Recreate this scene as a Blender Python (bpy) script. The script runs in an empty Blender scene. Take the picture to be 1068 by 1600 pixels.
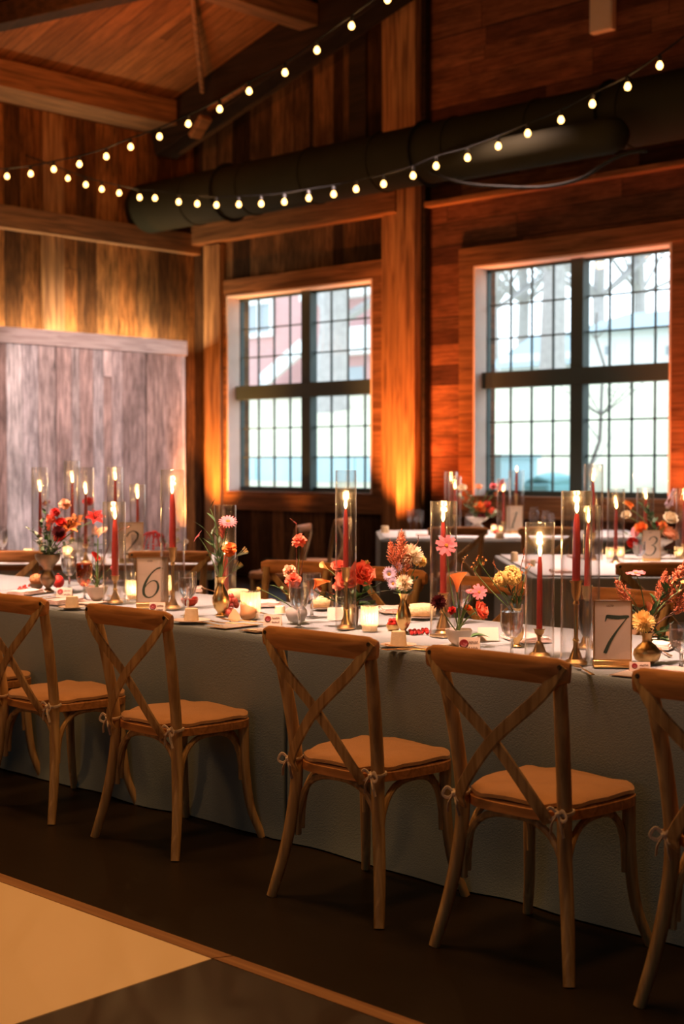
import bpy, math, random
from mathutils import Vector, Matrix
V = Vector
PI = math.pi
SC = bpy.context.scene
COL = SC.collection
random.seed(7)

# ---------------------------------------------------------------- camera
F = 2222.0; YAW = math.radians(43.6); CH = 1.4; PIT = math.atan(75 / 2222)
CR = V((math.cos(YAW), math.sin(YAW), 0)); CF = V((-math.sin(YAW), math.cos(YAW), 0))
CD = CF * math.cos(PIT) + V((0, 0, -math.sin(PIT))); CU = CR.cross(CD); CP = V((0, 0, CH))
cam = bpy.data.cameras.new('camera'); cam_o = bpy.data.objects.new('camera', cam); COL.objects.link(cam_o)
cam.sensor_fit = 'VERTICAL'; cam.sensor_height = 36; cam.lens = 36 * F / 1600
cam_o.matrix_world = Matrix(((CR.x, CU.x, -CD.x, 0), (CR.y, CU.y, -CD.y, 0), (CR.z, CU.z, -CD.z, CH), (0, 0, 0, 1)))
cam.dof.use_dof = True; cam.dof.focus_distance = 5.0; cam.dof.aperture_fstop = 3.0
cam.clip_end = 300
SC.camera = cam_o
# ---------------------------------------------------------------- world and exposure
SC.view_settings.view_transform = 'Standard'; SC.view_settings.look = 'None'
SC.view_settings.exposure = 0.0; SC.view_settings.gamma = 1.0; SC.view_settings.use_curve_mapping = False
wd = bpy.data.worlds.new('sky'); SC.world = wd; wd.use_nodes = True
wd.node_tree.nodes['Background'].inputs[0].default_value = (0.80, 0.93, 1.0, 1)
wd.node_tree.nodes['Background'].inputs[1].default_value = 3.2
# ---------------------------------------------------------------- lights
def light(kind, name, loc, energy, color, target=None, **kw):
    l = bpy.data.lights.new(name, kind); l.energy = energy; l.color = color
    for k, v in kw.items(): setattr(l, k, v)
    o = bpy.data.objects.new(name, l); COL.objects.link(o); o.location = loc
    if target is not None:
        o.rotation_euler = (V(target) - V(loc)).to_track_quat('-Z', 'Y').to_euler()
    return o
WARM = (1.0, 0.52, 0.2); ORG = (1.0, 0.34, 0.06); RED = (1.0, 0.2, 0.04)
# unseen warm and cool fill lamps added out of view; floor uplights along the walls
for x, e in ((-6.0, 31), (-3.9, 30), (-2.0, 24)):
    light('AREA', 'warm_fill', (x, 3.05, 4.9), e*1.1, (1.0, 0.50, 0.17), (x, 2.2, 0), shape='DISK', size=.7, spread=math.radians(120))  # unseen warm fills added above the near chairs and dance floor
light('AREA', 'warm_fill', (-7.2, -0.5, 4.0), 34, (1.0, 0.46, 0.15), (-3.6, 3.1, 0.4), shape='DISK', size=1.0)  # unseen frontal fill added to warm the chair backs
light('AREA', 'cool_fill', (-1.0, -5.5, 2.6), 19, (0.42, 0.85, 1.0), (-3.6, 3.6, 0.2), shape='RECTANGLE', size=4.5, size_y=2.2)  # unseen cool fill added for the cloth fronts
light('AREA', 'table_fill', (-5.0, 2.85, 4.5), 104, (1.0, 0.55, 0.43), (-5.0, 4.22, .76), shape='RECTANGLE', size=8.6, size_y=.12, spread=math.radians(18))  # unseen strip light added to brighten the long tabletop
for u, v, e in ((1.7, 9.0, 40), (1.6, 13.0, 42), (-1.7, 9.6, 34)):
    p = (math.cos(YAW)*u - math.sin(YAW)*v, math.sin(YAW)*u + math.cos(YAW)*v)
    light('AREA', 'table_fill', (p[0], min(p[1], 9.7), 5.6), e*1.6, (1.0, 0.66, 0.55), (p[0], p[1], 0), shape='DISK', size=.3, spread=math.radians(60))  # unseen fills added over the tables behind
light('SPOT', 'panel_fill', (-8.5, 9.0, 4.3), 1500, (1.0, 0.74, 0.72), (-13.6, 10.2, 1.8), spot_size=math.radians(40), spot_blend=0.5, shadow_soft_size=0.15)  # unseen spot added to brighten the whitewashed partition
light('AREA', 'panel_back_light', (-13.84, 10.0, 2.84), 60, (1.0, 0.80, 0.50), (-13.98, 10.0, 3.6), shape='RECTANGLE', size=3.6, size_y=0.06)
for p, e, c in (((-13.40, 11.30, 0.35), 900, ORG), ((-10.35, 11.10, 0.35), 1300, (1.0, .30, .07)), ((-9.70, 11.2, 0.35), 520, RED),
                ((-6.75, 11.4, 0.35), 700, RED), ((-12.1, 11.5, 0.35), 60, ORG)):
    light('SPOT', 'uplight_beam', p, e, c, (p[0], 11.95, 2.1), spot_size=math.radians(62), spot_blend=1.0, shadow_soft_size=0.06)
light('AREA', 'rafter_fill', (-10.5, 8.0, 4.8), 34, (1.0, .26, .04), (-12.5, 9.6, 7.0), shape='DISK', size=0.4, spread=math.radians(110))  # unseen fill added to redden the ceiling boards

# ---------------------------------------------------------------- pixel rays on real planes
def ray(x, y): return CD + CR * ((x - 534) / F) - CU * ((y - 800) / F)
def on_z(x, y, z=0.76):
    d = ray(x, y); return CP + d * ((z - CH) / d.z)
def on_y(x, y, Y):
    d = ray(x, y); return CP + d * (Y / d.y)
def on_x(x, y, X):
    d = ray(x, y); return CP + d * (X / d.x)
def at_v(x, y, v):
    d = ray(x, y); return CP + d * (v / d.dot(CF))
def on_table(b, m):      # keep what lies on the long table clear of its front edge
    if 3.3 < b.y < 4.2 and b.x > -9: b.y = max(b.y, 3.645 + m)
    return b
def dep(p): return (V(p) - CP).dot(CF)
def ppm(p): return F / dep(p)
def z_at(p, y):
    d = ray(534, y); return CH + d.z / d.dot(CF) * dep(p)
def uv(u, v, z=0): return CR * u + CF * v + V((0, 0, z))

# ---------------------------------------------------------------- mesh builder
class MB:
    def __init__(s): s.v = []; s.f = []
    def add(s, vs, fs, M=None):
        n = len(s.v)
        s.v += [(M @ V(p)) if M is not None else V(p) for p in vs]
        s.f += [tuple(i + n for i in f) for f in fs]
        return s
    def box(s, a, b, M=None):
        x0, y0, z0 = a; x1, y1, z1 = b
        return s.add([(x0,y0,z0),(x1,y0,z0),(x1,y1,z0),(x0,y1,z0),(x0,y0,z1),(x1,y0,z1),(x1,y1,z1),(x0,y1,z1)],
                     [(0,3,2,1),(4,5,6,7),(0,1,5,4),(1,2,6,5),(2,3,7,6),(3,0,4,7)], M)
    def beam(s, p, q, w, h, up=(0,0,1)):
        p = V(p); q = V(q); t = (q - p).normalized(); b = V(up); b = (b - t * b.dot(t)).normalized(); n = t.cross(b)
        M = Matrix(((n.x,t.x,b.x,p.x),(n.y,t.y,b.y,p.y),(n.z,t.z,b.z,p.z),(0,0,0,1)))
        return s.box((-w/2,0,-h/2),(w/2,(q-p).length,h/2), M)
    def sweep(s, path, rx, rz=None, up=(0,0,1), n=8, cap=True, sq=1.0):
        P = [V(p) for p in path]; m = len(P); rz = rx if rz is None else rz
        def g(r, i):
            if not isinstance(r, (list, tuple)): return r
            f = i * (len(r) - 1) / (m - 1); k_ = min(int(f), len(r) - 2) if len(r) > 1 else 0
            return r[k_] + (r[min(k_ + 1, len(r) - 1)] - r[k_]) * (f - k_)
        rings = []; D = (P[-1] - P[0]); b0 = V(up)
        if D.length < 1e-6: D = P[1] - P[0]
        if abs(D.normalized().dot(b0.normalized())) > .85: b0 = V((0, 1, 0))
        for i, p in enumerate(P):
            t = (P[min(i+1, m-1)] - P[max(i-1, 0)]).normalized(); b = b0 - t * b0.dot(t)
            b = b.normalized() if b.length > 1e-4 else t.orthogonal().normalized(); b0 = b; a = t.cross(b)
            ring = []
            for k in range(n):
                th = 2 * PI * k / n; c = math.cos(th); d = math.sin(th)
                if sq != 1: c = math.copysign(abs(c) ** sq, c); d = math.copysign(abs(d) ** sq, d)
                ring.append(p + a * (c * g(rx, i)) + b * (d * g(rz, i)))
            rings.append(ring)
        vs = [q for r_ in rings for q in r_]; fs = []
        for i in range(m - 1):
            for k in range(n):
                k2 = (k + 1) % n
                fs.append((i*n+k, i*n+k2, (i+1)*n+k2, (i+1)*n+k))
        if cap: fs += [tuple(range(n-1, -1, -1)), tuple((m-1)*n + k for k in range(n))]
        return s.add(vs, fs)
    def lathe(s, prof, c=(0,0,0), n=24, M=None, rib=0, nr=0, ax=0):
        vs = []; fs = []; c = V(c); m = len(prof)
        for r_, z in prof:
            for k in range(n):
                th = 2 * PI * k / n; q = r_ * (1 + rib * math.cos(nr * th)) if rib else r_
                vs.append(c + V((q * math.cos(th), q * math.sin(th), z)))
        for i in range(m - 1):
            for k in range(n):
                k2 = (k + 1) % n; fs.append((i*n+k, i*n+k2, (i+1)*n+k2, (i+1)*n+k))
        return s.add(vs, fs, M)
    def blob(s, c, r_, sz=1.0):
        t = .894; u = .447; vs = [(0,0,1)]
        for j, (z, o) in enumerate(((u,0),(-u,.5))):
            for k in range(5):
                a = 2*PI*(k+o)/5; vs.append((t*math.cos(a), t*math.sin(a), z))
        vs.append((0,0,-1)); fs = []
        for k in range(5):
            k2 = (k+1)%5
            fs += [(0,1+k,1+k2),(1+k,6+k,1+k2),(1+k2,6+k,6+k2),(11,6+k2,6+k)]
        c = V(c); return s.add([c + V((x*r_, y*r_, z*r_*sz)) for x,y,z in vs], fs)
    def ball(s, c, r_, sz=1.0, n=14, M=None, bump=0):
        m = n // 2 + 1; prof = []
        for i in range(m + 1):
            a = -PI/2 + PI*i/m; prof.append((max(r_*math.cos(a), .0002), r_*sz*math.sin(a)))
        return s.lathe(prof, c, n, M)
def new(name, mb, mat, parent=None, smooth=True, bev=0, mats=None):
    me = bpy.data.meshes.new(name); me.from_pydata([tuple(p) for p in mb.v], [], mb.f); me.update()
    if mat: me.materials.append(mat)
    if smooth: me.polygons.foreach_set('use_smooth', [True] * len(me.polygons)); me.set_sharp_from_angle(angle=math.radians(40))
    o = bpy.data.objects.new(name, me); COL.objects.link(o)
    if parent: o.parent = parent
    if bev:
        b = o.modifiers.new('bevel', 'BEVEL'); b.width = bev; b.segments = 2; b.limit_method = 'ANGLE'; b.angle_limit = .6
    return o
LBL = {}
def tag(o, label, cat, group=None, kind=None):
    if label: o['label'] = label
    if cat: o['category'] = cat
    if group: o['group'] = group
    if kind: o['kind'] = kind
    return o
def thing(name, label, cat, loc, rz=0, group=None):
    o = bpy.data.objects.new(name, None); COL.objects.link(o); o.empty_display_size = .1
    o.location = loc; o.rotation_euler = (0, 0, rz)
    return tag(o, label, cat, group)
def part(name, mb, mat, t, **k):       # mb given in the thing's own frame
    return new(name, mb, mat, t, **k)
def struct(name, mb, mat, **k):
    o = new(name, mb, mat, smooth=False, **k); o['kind'] = 'structure'; return o
def dup(root, loc, rz, label=None, group=None):
    r = root.copy(); COL.objects.link(r); r.location = loc; r.rotation_euler = (0, 0, rz)
    if label: r['label'] = label
    if group: r['group'] = group
    for ch in list(root.children):
        c = ch.copy(); COL.objects.link(c); c.parent = r
        for g in list(ch.children):
            d = g.copy(); COL.objects.link(d); d.parent = c
    return r
def bez(a, b, c, n=8):
    a, b, c = V(a), V(b), V(c)
    return [a*(1-t)**2 + b*(2*t*(1-t)) + c*t*t for t in [i/n for i in range(n+1)]]
def spline(pts, n=6):
    P = [V(p) for p in pts]; P = [P[0]*2-P[1]] + P + [P[-1]*2-P[-2]]; out = []
    for i in range(1, len(P)-2):
        for k in range(n):
            t = k/n; a,b,c,d = P[i-1],P[i],P[i+1],P[i+2]
            out.append(.5*((2*b)+(c-a)*t+(2*a-5*b+4*c-d)*t*t+(3*b-a-3*c+d)*t*t*t))
    out.append(P[-2]); return out

# ---------------------------------------------------------------- materials
class NT:
    def __init__(s, name):
        s.m = bpy.data.materials.new(name); s.m.use_nodes = True; s.t = s.m.node_tree
        s.t.nodes.clear(); s.out = s.t.nodes.new('ShaderNodeOutputMaterial')
    def n(s, typ, ins=(), **at):
        x = s.t.nodes.new(typ)
        for k, v in at.items(): setattr(x, k, v)
        for k, v in (ins.items() if isinstance(ins, dict) else enumerate(ins)):
            if v is None: continue
            if isinstance(v, bpy.types.NodeSocket): s.t.links.new(v, x.inputs[k])
            else: x.inputs[k].default_value = v
        return x
    def math(s, op, a, b=0.0, c=None):
        return s.n('ShaderNodeMath', {0: a, 1: b} if c is None else {0: a, 1: b, 2: c}, operation=op).outputs[0]
    def ramp(s, fac, cols):
        x = s.n('ShaderNodeValToRGB', {0: fac}); e = x.color_ramp.elements
        for i, (p, c) in enumerate(cols):
            if i > 1: el = e.new(p)
            else: el = e[i]; el.position = p
            el.color = tuple(c) + (1,) if len(c) == 3 else c
        return x.outputs[0]
    def mix(s, a, b, f, mode='MIX'):
        x = s.n('ShaderNodeMix', data_type='RGBA', blend_type=mode)
        for i, v in ((0, f), (6, a), (7, b)):
            if isinstance(v, bpy.types.NodeSocket): s.t.links.new(v, x.inputs[i])
            else: x.inputs[i].default_value = (tuple(v) + (1,) if i else v)
        return x.outputs[2]
    def surf(s, sh): s.t.links.new(sh.outputs[0], s.out.inputs[0]); return s.m
def pbr(name, col, rough=.6, metal=0, var=0, vs=20, bump=0, bs=80, sheen=0, sub=0, spec=.5, obj_var=0, trans=0, stretch=None):
    N = NT(name); tc = N.n('ShaderNodeTexCoord'); c = tuple(col) + (1,); vec = tc.outputs['Object']
    if stretch: vec = N.n('ShaderNodeMapping', {0: vec, 3: stretch}).outputs[0]
    b = N.n('ShaderNodeBsdfPrincipled', {'Base Color': c, 'Roughness': rough, 'Metallic': metal})
    b.inputs['Specular IOR Level'].default_value = spec
    if sheen: b.inputs['Sheen Weight'].default_value = sheen
    if trans: b.inputs['Transmission Weight'].default_value = trans
    if var or obj_var:
        cc = c
        if var:
            nz = N.n('ShaderNodeTexNoise', {'Vector': vec, 'Scale': vs, 'Detail': 4.0}).outputs[0]
            cc = N.mix([x*(1-var) for x in col], [min(x*(1+var), 1) for x in col], nz)
        if obj_var:
            oi = N.n('ShaderNodeObjectInfo').outputs['Random']
            hs = N.n('ShaderNodeHueSaturation', {'Value': N.math('MULTIPLY_ADD', oi, obj_var, 1-obj_var/2)})
            if isinstance(cc, bpy.types.NodeSocket): N.t.links.new(cc, hs.inputs['Color'])
            else: hs.inputs['Color'].default_value = cc
            cc = hs.outputs[0]
        N.t.links.new(cc, b.inputs['Base Color'])
    if bump:
        nz = N.n('ShaderNodeTexNoise', {'Vector': vec, 'Scale': bs, 'Detail': 3.0}).outputs[0]
        N.t.links.new(N.n('ShaderNodeBump', {'Height': nz, 'Strength': bump, 'Distance': .004}).outputs[0], b.inputs['Normal'])
    return N.surf(b)
def petal_mat(name, c_in, c_out, tr=.3):
    N = NT(name); tc = N.n('ShaderNodeTexCoord')
    nz = N.n('ShaderNodeTexNoise', {'Vector': tc.outputs['Object'], 'Scale': 60.0, 'Detail': 2.0}).outputs[0]
    col = N.mix(c_in, c_out, nz)
    d = N.n('ShaderNodeBsdfPrincipled', {'Base Color': col, 'Roughness': .6}); d.inputs['Specular IOR Level'].default_value = .25
    t = N.n('ShaderNodeBsdfTranslucent', {0: col}); return N.surf(N.n('ShaderNodeMixShader', {0: tr, 1: d.outputs[0], 2: t.outputs[0]}))
def boards(name, across, along, width, length, cols, grain=.5, rough=.75, blotch=.35, gap=.03, spec=.12, bump=.5):
    N = NT(name); tc = N.n('ShaderNodeTexCoord'); sp = N.n('ShaderNodeSeparateXYZ', {0: tc.outputs['Object']})
    A = sp.outputs[across]; B = sp.outputs[along]
    wob = N.n('ShaderNodeTexNoise', {'Scale': 1.3, 'W': 0.0}, noise_dimensions='1D')
    N.t.links.new(N.math('MULTIPLY', A, 1.0), wob.inputs['W'])
    u = N.math('ADD', N.math('DIVIDE', A, width), N.math('MULTIPLY', wob.outputs[0], 2.2))
    iu = N.math('FLOOR', u); fu = N.math('FRACT', u)
    r1 = N.n('ShaderNodeTexWhiteNoise', {'W': iu}, noise_dimensions='1D').outputs[0]
    v = N.math('ADD', N.math('DIVIDE', B, length), N.math('MULTIPLY', r1, 9.7)); iv = N.math('FLOOR', v); fv = N.math('FRACT', v)
    cv = N.n('ShaderNodeCombineXYZ', {0: iu, 1: iv})
    r2 = N.n('ShaderNodeTexWhiteNoise', {'Vector': cv.outputs[0]}, noise_dimensions='2D').outputs[0]
    base = N.ramp(r2, cols)
    gx = N.n('ShaderNodeCombineXYZ', {0: N.math('MULTIPLY', A, 22.0), 1: N.math('MULTIPLY', B, 1.3), 2: N.math('MULTIPLY', r2, 50.0)})
    g = N.n('ShaderNodeTexNoise', {'Vector': gx.outputs[0], 'Scale': 2.2, 'Detail': 6.0, 'Roughness': .65, 'Distortion': .6}).outputs[0]
    gm = N.ramp(g, [(.34, (1-grain,)*3), (.60, (1.2,)*3)])
    c = N.mix(base, gm, 1.0, 'MULTIPLY')
    bx = N.n('ShaderNodeCombineXYZ', {0: N.math('MULTIPLY', A, 1.6), 1: N.math('MULTIPLY', B, .7), 2: N.math('MULTIPLY', r2, 9.0)})
    bl = N.n('ShaderNodeTexNoise', {'Vector': bx.outputs[0], 'Scale': 1.6, 'Detail': 5.0, 'Roughness': .7}).outputs[0]
    c = N.mix(c, N.ramp(bl, [(.35, (1-blotch,)*3), (.65, (1.2,)*3)]), 1.0, 'MULTIPLY')
    m1 = N.math('MINIMUM', N.math('LESS_THAN', N.math('ABSOLUTE', N.math('SUBTRACT', fu, .5)), .5 - gap/2),
                N.math('LESS_THAN', N.math('ABSOLUTE', N.math('SUBTRACT', fv, .5)), .5 - .003/length))
    c = N.mix((.012, .008, .006), c, m1)
    h = N.math('ADD', N.math('MULTIPLY', m1, 1.0), N.math('ADD', N.math('MULTIPLY', g, .35), N.math('MULTIPLY', r2, .5)))
    bp = N.n('ShaderNodeBump', {'Height': h, 'Strength': bump, 'Distance': .01})
    b = N.n('ShaderNodeBsdfPrincipled', {'Base Color': c, 'Roughness': rough, 'Normal': bp.outputs[0]}); b.inputs['Specular IOR Level'].default_value = spec
    return N.surf(b)
def grainwood(name, c0, c1, ax=2, rough=.5, sc=1.0, spec=.2, obj_var=.12):
    N = NT(name); tc = N.n('ShaderNodeTexCoord'); s_ = [26.0*sc]*3; s_[ax] = 1.6*sc
    mp = N.n('ShaderNodeMapping', {0: tc.outputs['Object'], 3: tuple(s_)})
    g = N.n('ShaderNodeTexNoise', {'Vector': mp.outputs[0], 'Scale': 1.6, 'Detail': 5.0, 'Distortion': .8}).outputs[0]
    c = N.ramp(g, [(.32, c0), (.66, c1)])
    oi = N.n('ShaderNodeObjectInfo').outputs['Random']
    c = N.n('ShaderNodeHueSaturation', {'Value': N.math('MULTIPLY_ADD', oi, obj_var*2, 1-obj_var), 'Color': c}).outputs[0]
    bp = N.n('ShaderNodeBump', {'Height': g, 'Strength': .25, 'Distance': .003})
    b = N.n('ShaderNodeBsdfPrincipled', {'Base Color': c, 'Roughness': rough, 'Normal': bp.outputs[0]}); b.inputs['Specular IOR Level'].default_value = spec
    return N.surf(b)
def emit(name, col, st):
    N = NT(name); return N.surf(N.n('ShaderNodeEmission', {0: tuple(col)+(1,), 1: st}))
def thin_glass(name, tint=(.97,.97,.97), edge=.75, base=.05, p=3.0, rough=.02, r2=0):
    N = NT(name); lw = N.n('ShaderNodeLayerWeight', {0: .5})
    f = N.math('MULTIPLY_ADD', N.math('POWER', lw.outputs['Facing'], p), edge, base)
    t = N.n('ShaderNodeBsdfTransparent', {0: tuple(tint)+(1,)}); g = N.n('ShaderNodeBsdfGlossy', {0: (1,1,1,1), 1: rough})
    if r2: g = N.n('ShaderNodeMixShader', {0: .45, 1: g.outputs[0], 2: N.n('ShaderNodeBsdfGlossy', {0: (1,1,1,1), 1: r2}).outputs[0]})
    return N.surf(N.n('ShaderNodeMixShader', {0: f, 1: t.outputs[0], 2: g.outputs[0]}))

W_BROWN = [(0, (.018,.008,.003)), (.25, (.06,.026,.010)), (.5, (.14,.066,.026)), (.75, (.045,.022,.010)), (1, (.21,.10,.04))]
M = dict(
 wall_v_x = boards('barn_boards_back', 0, 2, .21, 30, W_BROWN, grain=.7, blotch=.5),
 wall_v_y = boards('barn_boards_left', 1, 2, .20, 30, [(0,(.035,.013,.004)),(.3,(.15,.058,.016)),(.55,(.34,.13,.036)),(.8,(.09,.038,.012)),(1,(.44,.19,.06))], grain=.75, blotch=.5),
 wall_h = boards('barn_planks', 2, 0, .19, 2.2, [(0,(.055,.020,.012)),(.35,(.14,.05,.024)),(.7,(.19,.075,.035)),(1,(.085,.035,.02))], blotch=.45),
 panel = boards('whitewashed_boards', 1, 2, .19, 40, [(0,(.34,.22,.18)),(.3,(.58,.42,.38)),(.5,(.48,.28,.23)),(.7,(.70,.64,.62)),(.85,(.42,.30,.27)),(1,(.78,.72,.72))], grain=.6, blotch=.5, gap=.02),
 panel_cap = grainwood('whitewashed_cap', (.40,.30,.27), (.58,.48,.44), 1),
 ceiling = boards('ceiling_boards', 1, 0, .15, 14, [(0,(.12,.045,.014)),(.5,(.19,.07,.022)),(1,(.25,.095,.03))], grain=.35, blotch=.2, gap=.05),
 timber_z = grainwood('timber_post', (.12,.052,.020), (.40,.20,.08), 2, .7, .5),
 timber_x = grainwood('timber_beam', (.08,.034,.013), (.25,.11,.042), 0, .7, .5),
 timber_y = grainwood('timber_plate', (.09,.042,.018), (.24,.11,.045), 1, .7, .5),
 timber_dark = grainwood('dark_timber', (.010,.006,.003), (.030,.016,.009), 0, .7, .5),
 chair = grainwood('chair_wood', (.28,.14,.05), (.60,.36,.15), 2, .45, 1.0, spec=.25),
 rail = grainwood('chair_rail_wood', (.34,.13,.036), (.62,.26,.085), 0, .45, 1.0, spec=.25),
 cushion = pbr('cushion_linen', (.44,.195,.065), .9, var=.12, vs=30, bump=.5, bs=300, sheen=.3),
 tie = pbr('tie_linen', (.70,.52,.38), .9, bump=.4, bs=200),
 screw = pbr('screw_steel', (.10,.08,.07), .4, 1),
 cloth = pbr('sage_velvet', (.205,.240,.245), .95, var=.12, vs=3, bump=.35, bs=240, sheen=.18, spec=.15),
 cloth2 = pbr('sage_linen', (.25,.27,.26), .95, var=.10, vs=3, bump=.3, bs=240, sheen=.2, spec=.2),
 runner = pbr('pale_runner', (.62,.62,.62), .8, var=.06, vs=5, bump=.3, bs=90),
 floor = pbr('stained_concrete', (.016,.009,.004), .42, var=.35, vs=1.4, bump=.12, bs=12, spec=.12),
 dance_w = pbr('white_dance_panel', (.76,.55,.34), .35, var=.05, vs=1.5),
 dance_d = pbr('black_dance_panel', (.030,.018,.012), .32, var=.3, vs=3),
 trim_w = grainwood('dance_edge', (.22,.10,.045), (.32,.16,.07), 0, .5),
 brass = pbr('brass', (.78,.50,.20), .28, 1, var=.15, vs=40),
 brass_old = pbr('aged_brass', (.50,.31,.12), .35, 1, var=.35, vs=30, bump=.2),
 bronze = pbr('bronze', (.22,.14,.075), .4, .9, var=.4, vs=30, bump=.2),
 wax = pbr('red_wax', (.36,.030,.014), .45, var=.1, vs=20, spec=.5),
 wick = pbr('wick', (.02,.015,.012), .9),
 flame = emit('flame', (1.0,.60,.20), 22),
 bulb = emit('bulb_glow', (1.0,.50,.14), 9),
 socket = pbr('socket', (.02,.018,.016), .6),
 glass = thin_glass('clear_glass', edge=.85, base=.075, p=3.0, rough=.05, r2=.28),
 votive = None, water = None,
 frame = pbr('window_frame', (.040,.065,.065), .55),  # teal lift in this colour stands for bloom around the panes
 pane = thin_glass('window_pane', (.98,.99,1.0), .4, .03, 4.0),
 card = petal_mat('cream_card', (.90,.78,.64), (.92,.81,.68), .55),
 ink = pbr('green_ink', (.055,.085,.050), .7),
 pen = pbr('brown_ink', (.10,.045,.02), .7),
 seal = pbr('red_seal', (.22,.018,.015), .35, bump=.4, bs=120),
 kraft = pbr('brown_menu', (.34,.19,.10), .8, var=.05),
 napkin = pbr('blush_napkin', (.66,.50,.43), .95, var=.06, bump=.4, bs=150),
 plate = pbr('stoneware', (.62,.50,.40), .4, var=.05),
 ceramic = pbr('cream_ceramic', (.66,.60,.52), .35, var=.06, vs=25),
 bread = pbr('cake', (.78,.55,.28), .85, var=.18, vs=60, bump=.7, bs=120),
 cheese = pbr('crumb', (.80,.62,.36), .8, var=.12, vs=60, bump=.5, bs=120),
 lining = pbr('pale_window_lining', (.70,.56,.50), .7, var=.08, vs=6),
 duct = pbr('dark_duct', (.022,.019,.010), .75, .0, spec=.08, var=.2, vs=3),
 black = pbr('black_plastic', (.012,.011,.010), .7, spec=.15),
 beige = pbr('beige_plastic', (.50,.42,.32), .6),
 stem = pbr('green_stem', (.10,.18,.045), .6, var=.25),
 leaf = pbr('leaf', (.045,.11,.030), .55, var=.35, vs=30),
 leaf2 = pbr('grey_leaf', (.16,.20,.115), .6, var=.25, vs=30),
 twig = pbr('twig', (.16,.07,.035), .7),
)
M['votive'] = (lambda N: N.surf(N.n('ShaderNodeMixShader', {0: .30, 1: N.n('ShaderNodeMixShader', {0: .12, 1: N.n('ShaderNodeBsdfTransparent', {0: (1,.97,.92,1)}).outputs[0], 2: N.n('ShaderNodeBsdfGlossy', {0: (1,1,1,1), 1: .08}).outputs[0]}).outputs[0], 2: N.n('ShaderNodeBsdfTranslucent', {0: (1,.93,.82,1)}).outputs[0]})))(NT('ribbed_glass'))
M['water'] = (lambda N: N.surf(N.n('ShaderNodeMixShader', {0: .4, 1: N.n('ShaderNodeBsdfGlass', {0: (1,1,1,1), 1: 0.0, 2: 1.33}).outputs[0], 2: N.n('ShaderNodeBsdfTransparent').outputs[0]})))(NT('water'))
M['amber'] = thin_glass('amber_glass', (.95,.55,.38), .8, .12, 2.0)
PM = dict(
 pink = petal_mat('pink_petal', (.78,.16,.20), (.90,.38,.38)), coral = petal_mat('coral_petal', (.85,.16,.08), (.92,.28,.16)),
 orange = petal_mat('orange_petal', (.85,.20,.04), (.92,.34,.08)), peach = petal_mat('peach_petal', (.90,.48,.26), (.95,.62,.42)),
 yellow = petal_mat('yellow_petal', (.88,.60,.16), (.92,.72,.32)), cream = petal_mat('cream_petal', (.86,.72,.48), (.92,.82,.62)),
 gold = petal_mat('gold_petal', (.62,.40,.10), (.78,.52,.16)), red = petal_mat('red_petal', (.50,.02,.015), (.70,.05,.03)),
 wine = petal_mat('wine_petal', (.075,.010,.012), (.14,.02,.02)), lilac = petal_mat('lilac_petal', (.62,.48,.62), (.80,.68,.78)),
 rust = petal_mat('rust_petal', (.72,.20,.09), (.82,.32,.16)), white = petal_mat('white_petal', (.85,.74,.62), (.9,.82,.72)),
 centre = petal_mat('flower_centre', (.55,.25,.03), (.75,.45,.08)), dark = petal_mat('dark_centre', (.04,.012,.01), (.10,.03,.02)),
)

# ================================================================ STRUCTURE
XL, YB, XR, YF = -14.05, 12.0, 5.0, -6.0
SL = .28
def roof(x): return 5.88 + SL * (x + 13.4) if x < -4.5 else 5.88 + SL * (8.9) - SL * (x + 4.5)
def on_roof(px, py, d=0):
    r = ray(px, py); t = (5.88 - d + SL*13.4 - CH) / (r.z - SL * r.x); return CP + r * t
struct('floor', MB().box((XL-.3, YF-.3, -.2), (XR+.3, YB+.3, 0)), M['floor'])
# back wall, built around its two windows
WZ0, WZ1 = 1.05, 3.50
W1 = (-13.38, -10.92); W2 = (-9.46, -7.08)
PX0, PX1 = -10.77, -10.09
def wall_strip(mb, x0, x1, wins, z1):
    xs = x0
    for a, b in wins:
        mb.box((xs, YB, 0), (a, YB+.34, z1)); mb.box((a, YB, 0), (b, YB+.34, WZ0)); mb.box((a, YB, WZ1), (b, YB+.34, z1)); xs = b
    mb.box((xs, YB, 0), (x1, YB+.34, z1)); return mb
struct('wall_back', wall_strip(MB(), XL-.3, PX1, [W1], 9), M['wall_v_x'])
struct('wall_right_of_post', wall_strip(MB(), PX1, XR+.3, [W2], 9), M['wall_h'])
struct('wall_left', MB().box((XL-.3, YF-.3, 0), (XL, YB+.3, 7)), M['wall_v_y'])
struct('wall_right', MB().box((XR, YF-.3, 0), (XR+.3, YB+.3, 7)), M['wall_v_y'])
struct('wall_front', MB().box((XL-.3, YF-.3, 0), (XR+.3, YF, 9)), M['wall_v_x'])
mb = MB()
for xa, xb in ((XL-.3, -4.5), (-4.5, XR+.3)):
    za, zb = roof(xa), roof(xb)
    mb.add([(xa,YF-.3,za),(xb,YF-.3,zb),(xb,YB+.4,zb),(xa,YB+.4,za),(xa,YF-.3,za+.15),(xb,YF-.3,zb+.15),(xb,YB+.4,zb+.15),(xa,YB+.4,za+.15)],
           [(0,3,2,1),(4,5,6,7),(0,1,5,4),(1,2,6,5),(2,3,7,6),(3,0,4,7)])
struct('ceiling', mb, M['ceiling'])
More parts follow.
